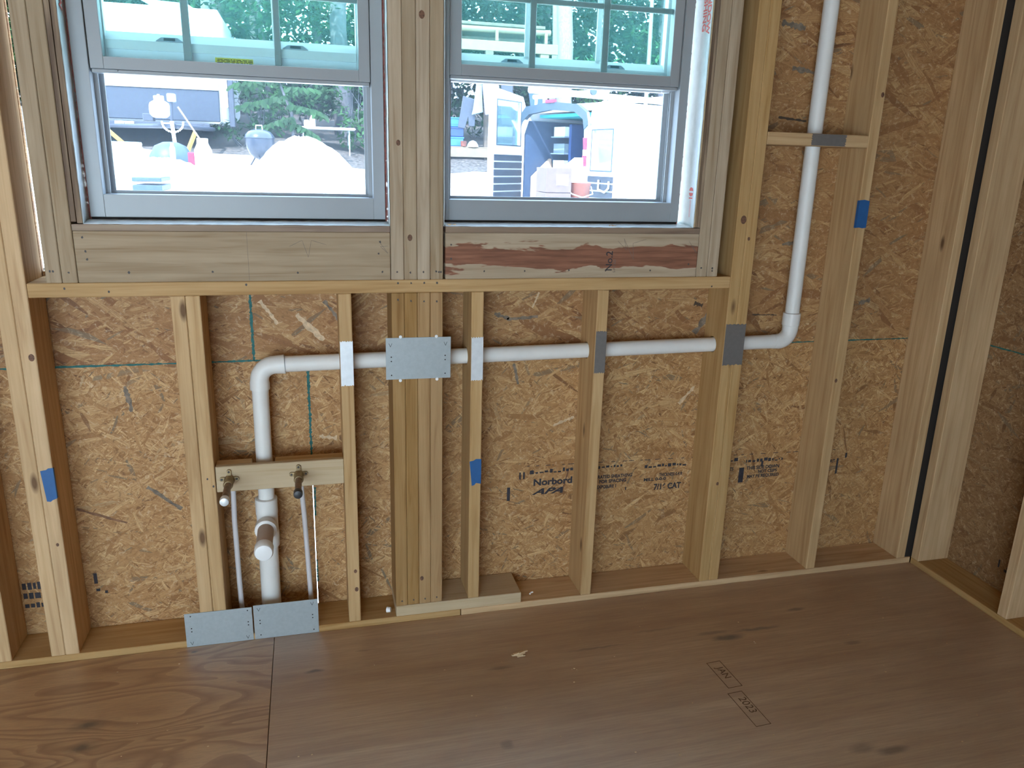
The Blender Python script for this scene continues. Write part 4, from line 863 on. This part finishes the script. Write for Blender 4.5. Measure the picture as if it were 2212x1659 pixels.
# ---- camper
c = empty('camper', (-1.9, 13.9, gz(-1.9, 13)), 'white camper with charcoal front panel, seen through left window', 'camper')
bd('front_panel', -3.6, -0.625, 13.0, 13.06, 2.03, 2.545, 'black_panel', c, bev=0.01)
bd('body', -3.6, -0.62, 13.07, 17.8, 2.00, 3.30, 'white_paint', c, bev=0.04)
bd('front_band', -3.6, -0.615, 12.97, 13.065, 2.55, 2.93, 'white_paint', c, bev=0.012)
bd('corner_trim', -0.605, -0.475, 12.98, 13.12, 2.27, 2.93, 'white_paint', c, bev=0.015)
bd('corner_post', -0.470, -0.38, 13.0, 13.14, 1.95, 2.90, 'dark_steel', c, bev=0.01)
bm = bmesh.new(); prism(bm, [(12.98, 3.25), (13.05, 3.50), (13.22, 3.78), (13.5, 3.92), (14.0, 4.0), (17.8, 4.02), (17.8, 3.25)], -3.6, -0.64, 'yz'); link('rounded_roof', bm, 'white_paint', c)
bm = bmesh.new()
prism(bm, [(-0.98, 3.30), (-0.66, 3.30), (-0.70, 3.46), (-0.78, 3.64), (-0.88, 3.80), (-1.00, 3.88)], 12.86, 12.97); link('side_cap', bm, 'white_paint', c)
bm = bmesh.new(); prism(bm, [(-1.78, 3.93), (-1.02, 3.90), (-1.00, 3.44), (-1.12, 3.52), (-1.30, 3.66), (-1.52, 3.80)], 12.93, 12.975); link('front_window', bm, 'van_glass', c)
bd('lower_sill', -3.6, -0.80, 12.94, 13.06, 1.90, 1.99, 'dark_steel', c, bev=0.01)
for x in (-2.32, -2.18, -1.55): bd('marker_light', x, x + 0.16, 12.90, 12.935, 1.925, 1.985, 'white_paint', c, bev=0.005)
tb('tongue', [(-2.6, 13.0, 1.90), (-1.15, 11.25, 1.88)], 0.035, 'dark_steel', c, 8); tb('tongue', [(0.0 - 0.75, 13.0, 1.90), (-1.13, 11.25, 1.88)], 0.035, 'dark_steel', c, 8)
tb('brace', [(-2.30, 12.0, 1.86), (-2.02, 12.2, 1.56)], 0.035, 'amber_steel', c, 8); tb('brace', [(-0.95, 12.1, 1.82), (-1.10, 12.2, 1.52)], 0.035, 'amber_steel', c, 8)
for x in (-3.0, -1.0): lt('wheel', (x, 14.4, gz(x, 14.4) + 0.34), [(0.10, -0.11), (0.33, -0.10), (0.34, 0.0), (0.33, 0.10), (0.10, 0.11)], 'black', c, 20, 'x')
bd('battery_box', -1.60, -1.45, 11.35, 11.55, 1.95, 2.06, 'dark_steel', c, bev=0.01)
bd('tongue_jack_block', -1.30, -0.985, 11.05, 11.35, gz(-1.15, 11.2) - 0.02, 1.500, 'white_paint', c, bev=0.01)
tb('jack_post', [(-1.14, 11.2, 1.50), (-1.165, 11.2, 1.95)], 0.028, 'zinc_bright', c, 12); tb('jack_tube', [(-1.165, 11.2, 1.90), (-1.15, 11.2, 2.26)], 0.022, 'dark_steel', c, 12)
bd('jack_head', -1.20, -1.08, 11.14, 11.26, 2.23, 2.35, 'grey_plastic', c, bev=0.015)
b = bmesh.new()
for k in range(15):
    a = math.pi + math.pi * k / 14; lx, lz = -1.14 + 0.15 * math.cos(a), 1.93 + 0.14 * math.sin(a)
    bmesh.ops.create_icosphere(b, subdivisions=1, radius=0.018, matrix=Matrix.Translation((lx, 11.10, lz)))
link('safety_chain', b, 'zinc_bright', c)
t = lt('propane_tank', (-1.345, 11.35, 2.00), [(0.08, 0), (0.11, 0.01), (0.145, 0.05), (0.150, 0.09), (0.150, 0.17), (0.135, 0.215), (0.09, 0.245), (0.07, 0.25), (0.075, 0.255), (0.075, 0.315), (0.065, 0.32)], 'white_paint', label='white propane tank on the camper tongue', cat='gas tank')
lt('valve', (-1.345, 11.35, 2.315), [(0.02, 0), (0.025, 0.01), (0.02, 0.03)], 'brass', t, 10)
bm = bmesh.new(); lathe(bm, (-1.12, 10.55, 1.10), [(0.30, 0), (0.33, 0.12), (0.30, 0.34), (0.22, 0.48), (0.10, 0.535), (0.02, 0.54)], 20); bmesh.ops.scale(bm, verts=bm.verts, vec=(1.0, 1, 1), space=Matrix.Translation((1.12, -10.55, -1.1)))
link('blue_sack', bm, 'tarp', label='slate blue sack slumped in front of the camper tongue', cat='sack', smooth=True)
t = empty('storage_bin', (-1.52, 9.5, gz(-1.5, 9.5)), 'pale mint plastic bin at lower left of left window', 'bin')
bm = bmesh.new(); z0 = gz(-1.5, 9.5); prism(bm, [(-1.72, z0), (-1.40, z0), (-1.36, 1.59), (-1.76, 1.59)], 9.35, 9.65); link('tub', bm, 'mint', t); bd('rim', -1.775, -1.345, 9.335, 9.665, 1.59, 1.61, 'mint', t, bev=0.005)
t = lt('spray_bottle', (-1.30, 9.30, 0.78), [(0.045, 0), (0.045, 0.70), (0.04, 0.74), (0.018, 0.765), (0.018, 0.79)], 'cap_white', label='white bottle beside mint bin', cat='bottle'); lt('bottle_cap', (-1.30, 9.30, 1.57), [(0.022, 0), (0.022, 0.02), (0.01, 0.03)], 'paper', t, 10)
t = empty('bucket', (-0.58, 9.75, gz(-.6, 9.75)), 'tall white drum with long pole leaning in it', 'bucket')
z0 = gz(-.6, 9.75); lt('drum', (-0.58, 9.75, z0), [(0.10, 0), (0.115, 0.02), (0.118, 1.53 - z0), (0.075, 1.62 - z0), (0.075, 1.69 - z0)], 'white_paint', t)
tb('pole', [(-0.60, 9.75, 1.66), (-0.855, 9.70, 2.09)], 0.013, 'timber', t, 10)
lt('gas_canister', (-1.0, 9.9, 0.92), [(0.04, 0), (0.04, 0.63), (0.02, 0.67), (0.025, 0.675), (0.025, 0.70)], 'grey_plastic', label='small white-topped canister left of the white drum', cat='canister', seg=12)
bd('red_fuel_can', -0.80, -0.70, 9.85, 9.99, gz(-.75, 9.9) - 0.01, 1.50, 'lamp_red', bev=0.01, label='small red can left of the white drum', cat='can')
bm_lab = ['topmost', 'middle', 'lowest']
for k, (x0, x1, z0, z1, lb) in enumerate([(-0.80, -0.54, 1.215, 1.255, 'pale slate board propped topmost on the low gravel heap'), (-0.80, -0.54, 1.130, 1.185, 'slate blue board, middle one on the low gravel heap'), (-0.76, -0.50, 1.07, 1.11, 'slate blue board, lowest one on the low gravel heap')]):
    bd('slate_board', x0, x1, 5.95, 6.5, z0, z1, 'tarp', bev=0.006, label=lb, cat='board')
# pile of lumber carrying those boards
t = empty('lumber_stack', (-0.65, 6.3, 0.28), 'low stack of white boards under the slate boards', 'lumber')
for k in range(4): bd('board', -1.5, -0.30, 5.9, 6.7, 0.28 + 0.2 * k, 0.47 + 0.2 * k - 0.0, 'white_paint', t, bev=0.006)

# ---- kettle grill
t = empty('kettle_grill', (0.094, 11.5, gz(0.1, 11.5)), 'round grey kettle grill with domed lid beside gravel mound', 'grill')
lt('bowl', (0.094, 11.5, 1.42), [(0.03, 0.0), (0.10, 0.02), (0.17, 0.09), (0.21, 0.18), (0.228, 0.27), (0.232, 0.325)], 'kettle', t, 28)
lid = lt('lid', (0.094, 11.5, 1.748), [(0.240, 0.0), (0.238, 0.012), (0.22, 0.055), (0.17, 0.105), (0.09, 0.135), (0.02, 0.142)], 'kettle', t, 28)
tb('handle', [(0.044, 11.48, 1.885), (0.05, 11.46, 1.945), (0.14, 11.46, 1.945), (0.146, 11.48, 1.885)], 0.010, 'zinc_bright', lid, 8)
for a in (0.4, 2.5, 4.6): tb('leg', [(0.094 + 0.10 * math.cos(a), 11.5 + 0.10 * math.sin(a), 1.46), (0.094 + 0.24 * math.cos(a), 11.5 + 0.24 * math.sin(a), gz(0.1, 11.5) - 0.01)], 0.012, 'dark_steel', t, 8)
# ---- folding table with bottles
zt = 2.035; t = empty('folding_table', (1.21, 14, gz(1.2, 14)), 'white folding table standing at forest edge', 'table')
bd('table_top', 0.66, 1.76, 13.7, 14.3, zt - 0.045, zt, 'white_paint', t, bev=0.018)
for x in (0.78, 1.64):
    for y in (13.78, 14.22): tb('leg', [(x, y, zt - 0.045), (x, y, gz(x, y) - 0.02)], 0.014, 'zinc', t, 8)
lt('bottle', (0.96, 14.0, zt), [(0.055, 0), (0.055, 0.14), (0.03, 0.19), (0.022, 0.2), (0.022, 0.24)], 'white_paint', label='taller white bottle on the folding table', cat='bottle', group='bottles on the folding table', seg=14)
lt('jar', (0.85, 14.0, zt), [(0.045, 0), (0.048, 0.02), (0.048, 0.11), (0.035, 0.13)], 'white_paint', label='short white jar on the folding table', cat='jar', group='bottles on the folding table', seg=14)

# ---- timber shelter with deck
t = empty('timber_shelter', (4.4, 14.4, gz(4.4, 14.4)), 'open timber shelter of logs and pale beams over deck', 'shelter')
bd('roof_edge', 2.2, 5.60, 14.05, 14.45, 4.075, 4.135, 'log', t, bev=0.01)
tb('log', [(2.2, 14.1, 4.00), (5.72, 14.1, 4.02)], [0.062, 0.055], 'timber', t, 12); tb('log', [(2.2, 14.3, 3.845), (5.3, 14.3, 3.865)], [0.05, 0.045], 'log', t, 12)
bd('beam', 2.2, 5.86, 13.98, 14.06, 3.605, 3.795, 'timber', t, bev=0.006); bd('strut', 4.56, 4.62, 14.0, 14.05, 3.80, 4.0, 'timber', t, bev=0.004); bd('strut', 5.58, 5.64, 14.0, 14.05, 3.80, 4.0, 'timber', t, bev=0.004)
bd('post', 5.50, 5.68, 14.0, 14.12, gz(5.5, 14) - 0.05, 3.605, 'timber', t, bev=0.006)
bd('post', 4.36, 4.52, 13.98, 14.10, gz(4.4, 14) - 0.05, 3.605, 'log', t, bev=0.006)  # post given the darker log colour in place of tree shade
bd('beam', 2.2, 5.86, 17.0, 17.08, 3.605, 3.795, 'log', t, bev=0.006); bd('post', 2.4, 2.52, 17.0, 17.1, gz(2.4, 17) - 0.05, 3.605, 'log', t, bev=0.006); bd('post', 5.6, 5.72, 17.0, 17.1, gz(5.6, 17) - 0.05, 3.605, 'log', t, bev=0.006)
for k in range(8): bd('roof_board', 2.2, 5.7, 14.47 + k * 0.33, 14.78 + k * 0.33, 4.14, 4.17, 'log', t, bev=0.004)
d_ = empty('timber_deck', (4.0, 14.4, gz(4, 14)), 'pale timber deck under the shelter', 'deck')
for k in range(10): bd('deck_board', 2.0, 5.3, 13.95 + 0.19 * k, 14.13 + 0.19 * k, 1.740, 1.765, 'timber', d_, bev=0.004)
bd('fascia', 2.0, 5.3, 13.90, 13.945, 1.560, 1.740, 'timber', d_, bev=0.005); bd('fascia', 2.0, 5.3, 14.5, 14.54, 1.35, 1.56, 'dark_steel', d_, bev=0.005); bd('bottom_rail', 2.0, 5.3, 13.88, 13.96, 1.28, 1.365, 'log', d_, bev=0.01)
# laundry on a line
ln_ = tb('clothes_line', [(2.3, 13.6, 2.99), (4.0, 13.6, 2.95), (6.2, 13.6, 3.02)], 0.006, 'paper', label='washing line strung under the shelter', cat='line', seg=6)
def cloth(name, poly, y, mat, lab, cat, thick=0.05):
    bm = bmesh.new(); prism(bm, poly, y, y + thick); bmesh.ops.bevel(bm, geom=list(bm.edges), offset=0.012, segments=1, affect='EDGES'); return link(name, bm, mat, label=lab, cat=cat, group='washing on the line')
cloth('shirt', [(4.20, 2.93), (4.32, 2.97), (4.44, 2.97), (4.54, 2.92), (4.50, 2.40), (4.27, 2.36), (4.24, 2.6)], 13.50, 'shirt', 'lilac shirt hanging in front of shelter post', 'shirt')
cloth('shirt', [(4.10, 2.92), (4.22, 2.96), (4.23, 2.6), (4.25, 2.42), (4.02, 2.36), (4.08, 2.6)], 13.62, 'shirt_blue', 'pale blue shirt left of lilac shirt', 'shirt')
cloth('trousers', [(3.86, 2.72), (4.12, 2.66), (4.10, 2.15), (3.98, 2.15), (3.97, 2.45), (3.90, 2.10), (3.76, 2.12)], 13.70, 'dark_cloth', 'dark trousers hanging left of the shirts', 'trousers')
cloth('trousers', [(4.60, 2.96), (4.84, 2.96), (4.82, 2.2), (4.62, 2.2)], 13.60, 'dark_cloth', 'dark trousers behind the open left van door', 'trousers')
cloth('jeans', [(5.12, 2.98), (5.42, 2.98), (5.44, 2.42), (5.22, 2.36)], 13.5, 'denim', 'blue jeans hanging above the van', 'trousers')
for k, (z0, mt_) in enumerate(((1.77, 'crate_blue'), (1.96, 'navy'), (2.15, 'crate_blue'))):
    t = bd('storage_crate', 3.40, 3.96, 14.15, 14.5, z0, z0 + 0.185, mt_, bev=0.012, label=('blue crate lowest in stack on deck', 'navy crate in middle of stack on deck', 'blue crate topmost in stack on deck')[k], cat='crate', group='crates stacked on the deck')
    bd('rim', 3.39, 3.97, 14.14, 14.16, z0 + 0.155, z0 + 0.182, mt_, t, bev=0.004)
lt('orange_tub', (3.93, 13.99, 1.766), [(0.05, 0), (0.06, 0.01), (0.065, 0.10), (0.055, 0.11)], 'orange', label='orange tub on front edge of deck', cat='tub', seg=14)
lt('white_helmet', (4.12, 13.99, 1.766), [(0.12, 0), (0.11, 0.04), (0.07, 0.10), (0.01, 0.125)], 'paper', label='white domed bowl on front edge of deck', cat='bowl', seg=16)

# ---- van
R0 = Vector((4.17, 7.2, 0)); a_ = Vector((0.94, 0.342, 0)); w_ = Vector((-0.342, 0.94, 0))   # rear right corner, forward axis, across axis (to the left side)
G0 = 0.42
def V(u, v, z): p = R0 + a_ * u + w_ * v; return (p.x, p.y, z)    # u forward, v from right to left side
def vprism(bm, poly, v0, v1):       # polygon in (u,z), thickness across
    lo = [bm.verts.new(V(u, v0, z)) for u, z in poly]; hi = [bm.verts.new(V(u, v1, z)) for u, z in poly]; n = len(poly); bm.faces.new(lo); bm.faces.new(hi[::-1])
    for i in range(n): bm.faces.new((lo[i], lo[(i + 1) % n], hi[(i + 1) % n], hi[i]))
def uprism(bm, poly, u0, u1):       # polygon in (v,z), thickness along the van
    lo = [bm.verts.new(V(u0, v, z)) for v, z in poly]; hi = [bm.verts.new(V(u1, v, z)) for v, z in poly]; n = len(poly); bm.faces.new(lo); bm.faces.new(hi[::-1])
    for i in range(n): bm.faces.new((lo[i], lo[(i + 1) % n], hi[(i + 1) % n], hi[i]))
van = empty('van', V(2.0, 0.75, G0), 'white work van with open rear doors outside the right window', 'van')
Wv = 1.50
side = [(0.0, 0.85), (0.0, 1.75), (0.10, 2.16), (0.35, 2.24), (2.9, 2.24), (3.45, 1.80), (4.35, 1.55), (4.45, 0.80), (4.45, 0.62), (0.0, 0.62)]
bm = bmesh.new(); vprism(bm, side, -0.02, 0.05); link('right_side', bm, 'white_paint', van)
bm = bmesh.new(); vprism(bm, side, Wv - 0.05, Wv + 0.02); link('left_side', bm, 'white_paint', van)
bm = bmesh.new(); vprism(bm, [(0.10, 2.17), (0.35, 2.245), (2.9, 2.245), (2.9, 2.20), (0.35, 2.20), (0.12, 2.13)], 0.05, Wv - 0.05); link('roof', bm, 'white_paint', van)
bm = bmesh.new(); vprism(bm, [(0.0, 0.62), (4.4, 0.62), (4.4, 0.82), (0.0, 0.82)], 0.05, Wv - 0.05); link('load_floor', bm, 'dark_steel', van)
bm = bmesh.new(); vprism(bm, [(2.9, 0.82), (2.95, 0.82), (2.95, 2.2), (2.9, 2.2)], 0.05, Wv - 0.05); link('bulkhead', bm, 'dark_cloth', van)
bm = bmesh.new(); vprism(bm, [(2.96, 0.82), (4.4, 0.82), (4.3, 1.5), (3.4, 1.78), (2.96, 2.19)], 0.06, Wv - 0.06); link('cab', bm, 'van_glass', van)
bm = bmesh.new()     # dark rear header arch
uprism(bm, [(-0.02, 1.95), (0.02, 2.10), (0.20, 2.20), (0.75, 2.25), (1.30, 2.21), (1.46, 2.08), (1.52, 1.85), (1.46, 1.85), (1.38, 2.02), (1.22, 2.11), (0.75, 2.15), (0.25, 2.11), (0.08, 2.02), (0.05, 1.90)], -0.03, 0.03); link('rear_header', bm, 'seal', van)
bm = bmesh.new(); uprism(bm, [(0.66, 2.235), (0.84, 2.235), (0.84, 2.275), (0.66, 2.275)], -0.045, 0.0); link('brake_light', bm, 'lamp_red', van)
bm = bmesh.new(); uprism(bm, [(1.40, 0.82), (1.48, 0.82), (1.48, 1.90), (1.36, 2.06), (1.30, 2.04), (1.40, 1.86)], -0.012, 0.035); link('door_pillar', bm, 'white_paint', van)
bm = bmesh.new(); uprism(bm, [(1.485, 1.15), (1.53, 1.15), (1.53, 1.90), (1.50, 2.0), (1.485, 1.9)], -0.04, 0.03); link('pillar_trim', bm, 'seal', van)
bm = bmesh.new(); uprism(bm, [(1.53, 1.42), (1.575, 1.45), (1.575, 1.82), (1.53, 1.92)], -0.03, 0.04); link('tail_light', bm, 'lamp_red', van)
for z0, z1 in ((1.66, 1.80), (1.46, 1.59)):
    bm = bmesh.new(); uprism(bm, [(-0.10, z0), (0.035, z0), (0.05, z1), (-0.07, z1)], -0.035, 0.015); link('tail_light', bm, 'lamp_red', van)
bm = bmesh.new(); uprism(bm, [(-0.10, 1.59), (0.04, 1.59), (0.042, 1.66), (-0.09, 1.66)], -0.033, 0.012); link('reverse_light', bm, 'paper', van)
bm = bmesh.new(); uprism(bm, [(-0.02, 1.80), (0.05, 1.80), (0.06, 2.02), (0.02, 2.10), (-0.02, 2.0)], -0.02, 0.02); link('corner_pillar', bm, 'shirt_blue', van)
bm = bmesh.new(); uprism(bm, [(-0.03, 0.60), (Wv + 0.03, 0.60), (Wv + 0.03, 0.80), (-0.03, 0.80)], -0.14, 0.0); link('rear_bumper', bm, 'white_paint', van)
for u in (0.75, 3.6):
    for v in (-0.02, Wv + 0.02):
        p = V(u, v, G0 + 0.31); bm = bmesh.new(); tube(bm, [Vector(p) - w_ * 0.09, Vector(p) + w_ * 0.09], 0.31, 20); link('wheel', bm, 'black', van, smooth=True)
# doors: u along the door from hinge, z up
def door(hinge, d, nrm, z0, z1, L, lab, wz0, wz1, dark_hi):
    H = Vector(hinge); d = Vector(d).normalized(); nrm = Vector(nrm).normalized()
    def DP(bm, poly, t0, t1):
        lo = [bm.verts.new(H + d * u + nrm * t0 + Vector((0, 0, z))) for u, z in poly]; hi = [bm.verts.new(H + d * u + nrm * t1 + Vector((0, 0, z))) for u, z in poly]; n = len(poly); bm.faces.new(lo); bm.faces.new(hi[::-1])
        for i in range(n): bm.faces.new((lo[i], lo[(i + 1) % n], hi[(i + 1) % n], hi[i]))
    # door skin as four pieces round the window
    bm = bmesh.new()
    DP(bm, [(0, z0), (L, z0), (L, wz0), (0, wz0)], -0.03, 0.03)
    DP(bm, [(0, wz0), (0.16 * L, wz0), (0.16 * L, wz1), (0.10 * L, z1 - 0.06), (0, z1 - 0.20)], -0.03, 0.03)
    DP(bm, [(0.84 * L, wz0), (L, wz0), (0.97 * L, wz1), (0.93 * L, z1), (0.84 * L, z1)], -0.03, 0.03)
    DP(bm, [(0.16 * L, wz1), (0.84 * L, wz1), (0.84 * L, z1), (0.10 * L, z1 - 0.06)], -0.03, 0.03)
    dr = link('rear_door', bm, 'white_paint', van, label=lab)
    bm = bmesh.new(); DP(bm, [(0.16 * L, wz0), (0.84 * L, wz0), (0.84 * L, wz1), (0.16 * L, wz1)], -0.008, 0.008); link('door_glass', bm, 'van_glass', dr)
    bm = bmesh.new()
    for pa in ([(0.14 * L, wz0 - 0.015), (0.86 * L, wz0 - 0.015), (0.86 * L, wz0), (0.14 * L, wz0)], [(0.14 * L, wz1), (0.86 * L, wz1), (0.86 * L, wz1 + 0.015), (0.14 * L, wz1 + 0.015)], [(0.14 * L, wz0), (0.16 * L, wz0), (0.16 * L, wz1), (0.14 * L, wz1)], [(0.84 * L, wz0), (0.86 * L, wz0), (0.86 * L, wz1), (0.84 * L, wz1)]): DP(bm, pa, 0.031, 0.036)
    link('window_seal', bm, 'seal', dr)
    n = 6; hh = (dark_hi - z0 - 0.03) / n
    for k in range(n):
        bm = bmesh.new(); za = z0 + 0.03 + k * hh; DP(bm, [(0.10 * L, za), (0.92 * L, za), (0.92 * L, za + hh - 0.018), (0.10 * L, za + hh - 0.018)], 0.031, 0.045); link('trim_panel', bm, 'black_panel', dr)
    return H, d, nrm, dr
door((3.74, 8.62, 0), (-0.72, -0.69, 0), (0.55, -0.83, 0), 0.99, 2.40, 0.86, 'left rear door folded open', 1.71, 2.26, 1.60)
H, d, n_, dr = door((4.175, 7.14, 0), (0.215, -0.977, 0), (-0.977, -0.215, 0), 0.80, 2.00, 0.66, 'right rear door swung open', 1.42, 1.88, 1.37)
bm = bmesh.new(); q = [H + d * u + n_ * 0.06 + Vector((0, 0, z)) for u, z in ((0.34, 1.31), (0.34, 1.20), (0.48, 1.17), (0.56, 1.22), (0.56, 1.30))]; tube(bm, q, 0.012, 8); link('pull_handle', bm, 'zinc_bright', dr, smooth=True)
# inside the load space
def vbox(name, u0, u1, v0, v1, z0, z1, mat, par=None, **kw):
    bm = bmesh.new(); vprism(bm, [(u0, z0), (u1, z0), (u1, z1), (u0, z1)], v0, v1); return link(name, bm, mat, par, **kw)
vbox('teal_lining', 0.25, 2.6, 0.10, 1.35, 2.08, 2.12, 'teal', van)
vbox('inner_lining', 0.06, 2.8, 1.395, 1.44, 0.83, 2.04, 'tarp', van)
rk = vbox('shelf_unit', 0.50, 2.2, 0.95, 1.00, 0.83, 2.0, 'navy', van)
for k in range(5): vbox('shelf', 0.42, 2.2, 1.0, 1.30, 0.95 + 0.22 * k, 0.965 + 0.22 * k, 'grey_plastic', rk)
for k in range(5):
    for q in range(3): vbox('parts_bin', 0.44 + q * 0.2, 0.60 + q * 0.2, 1.02, 1.26, 0.966 + 0.22 * k, 1.09 + 0.22 * k, 'shirt_blue' if (k + q) % 2 else 'paper', van)
rk = vbox('shelf_unit', 0.45, 2.2, 0.42, 0.50, 0.83, 1.98, 'black_panel', van)
for k in range(4): vbox('parts_bin', 0.42, 0.9, 0.10, 0.36, 1.10 + 0.2 * k, 1.24 + 0.2 * k, 'crate_blue', van)
bm = bmesh.new(); vprism(bm, [(0.15, 0.9), (0.5, 1.25), (0.45, 1.55), (0.15, 1.3)], 1.32, 1.38); link('cardboard_sheet', bm, 'card', label='brown cardboard leaning inside van opening', cat='cardboard')
# boxes and bucket behind the van
for k in range(3):
    t = bd('cardboard_box', 3.40, 3.70, 6.35, 6.75, 0.62 + 0.275 * k, 0.89 + 0.275 * k, 'card_pink', bev=0.004, label=('pinkish box at bottom of stack behind van', 'pinkish box in middle of stack behind van', 'pinkish box on top of stack behind van')[k], cat='box', group='boxes stacked behind the van')
    bd('box_label', 3.52, 3.66, 6.345, 6.349, 0.70 + 0.275 * k, 0.82 + 0.275 * k, 'paper', t, bev=0)
bd('step_platform', 3.30, 4.0, 6.2, 6.9, gz(3.6, 6.5) - 0.01, 0.618, 'white_paint', bev=0.01, label='low white platform under boxes behind van', cat='platform')
t = lt('orange_bucket', (3.85, 6.55, 0.621), [(0.11, 0), (0.115, 0.01), (0.14, 0.62), (0.15, 0.64), (0.15, 0.66)], 'orange', label='tall orange bucket right of the pinkish boxes', cat='bucket'); bm = bmesh.new(); tube(bm, [(3.71, 6.5, 1.24), (3.72, 6.40, 1.16), (3.85, 6.38, 1.12), (3.98, 6.40, 1.16), (3.99, 6.5, 1.24)], 0.006, 8); link('handle', bm, 'paper', t, smooth=True)
bm = bmesh.new(); prism(bm, [(3.66, 1.37), (3.90, 1.56), (4.0, 1.56), (4.02, 1.25), (3.86, 1.27)], 6.85, 6.87); link('paper_sheet', bm, 'paper', label='white paper sheet hanging at right van doorpost', cat='paper')
# ladder rack
t = empty('ladder_rack', V(1.5, 0.7, 2.25), 'white ladder rack with ladder on van roof', 'rack')
for v in (0.02, 1.40):
    bm = bmesh.new(); tube(bm, [V(0.1, v, 2.44), V(3.0, v, 2.44)], 0.045, 10); link('rail', bm, 'white_paint', t, smooth=True)
for u in (0.25, 1.5, 2.7):
    bm = bmesh.new(); tube(bm, [V(u, -0.05, 2.36), V(u, 1.5, 2.36)], 0.03, 8); link('crossbar', bm, 'white_paint', t, smooth=True)
    for v in (0.0, 1.45):
        bm = bmesh.new(); tube(bm, [V(u, v, 2.248), V(u, v, 2.36)], 0.02, 8); link('foot', bm, 'white_paint', t, smooth=True)
for u in (0.02, 1.9):
    bm = bmesh.new(); p = Vector(V(u, 0.02, 2.34)); tube(bm, [p - w_ * 0.07, p - w_ * 0.05], 0.05, 14); link('round_clamp', bm, 'seal', t, smooth=True)
bm = bmesh.new(); vprism(bm, [(-0.1, 2.49), (3.1, 2.49), (3.1, 2.60), (-0.1, 2.60)], 0.10, 0.16); vprism(bm, [(-0.1, 2.49), (3.1, 2.49), (3.1, 2.60), (-0.1, 2.60)], 0.50, 0.56)
for k in range(10): bm2 = vprism(bm, [(0.1 + 0.3 * k, 2.53), (0.14 + 0.3 * k, 2.53), (0.14 + 0.3 * k, 2.56), (0.1 + 0.3 * k, 2.56)], 0.16, 0.50)
link('ladder', bm, 'white_paint', label='white ladder lying along the van roof rack', cat='ladder')
p = V(0.75, -0.024, 1.545)
o = text('phone_number', '801 3681', p[0], p[2], p[1], 0.09, 'print_grey', van, rotz=math.atan2(a_.y, a_.x))
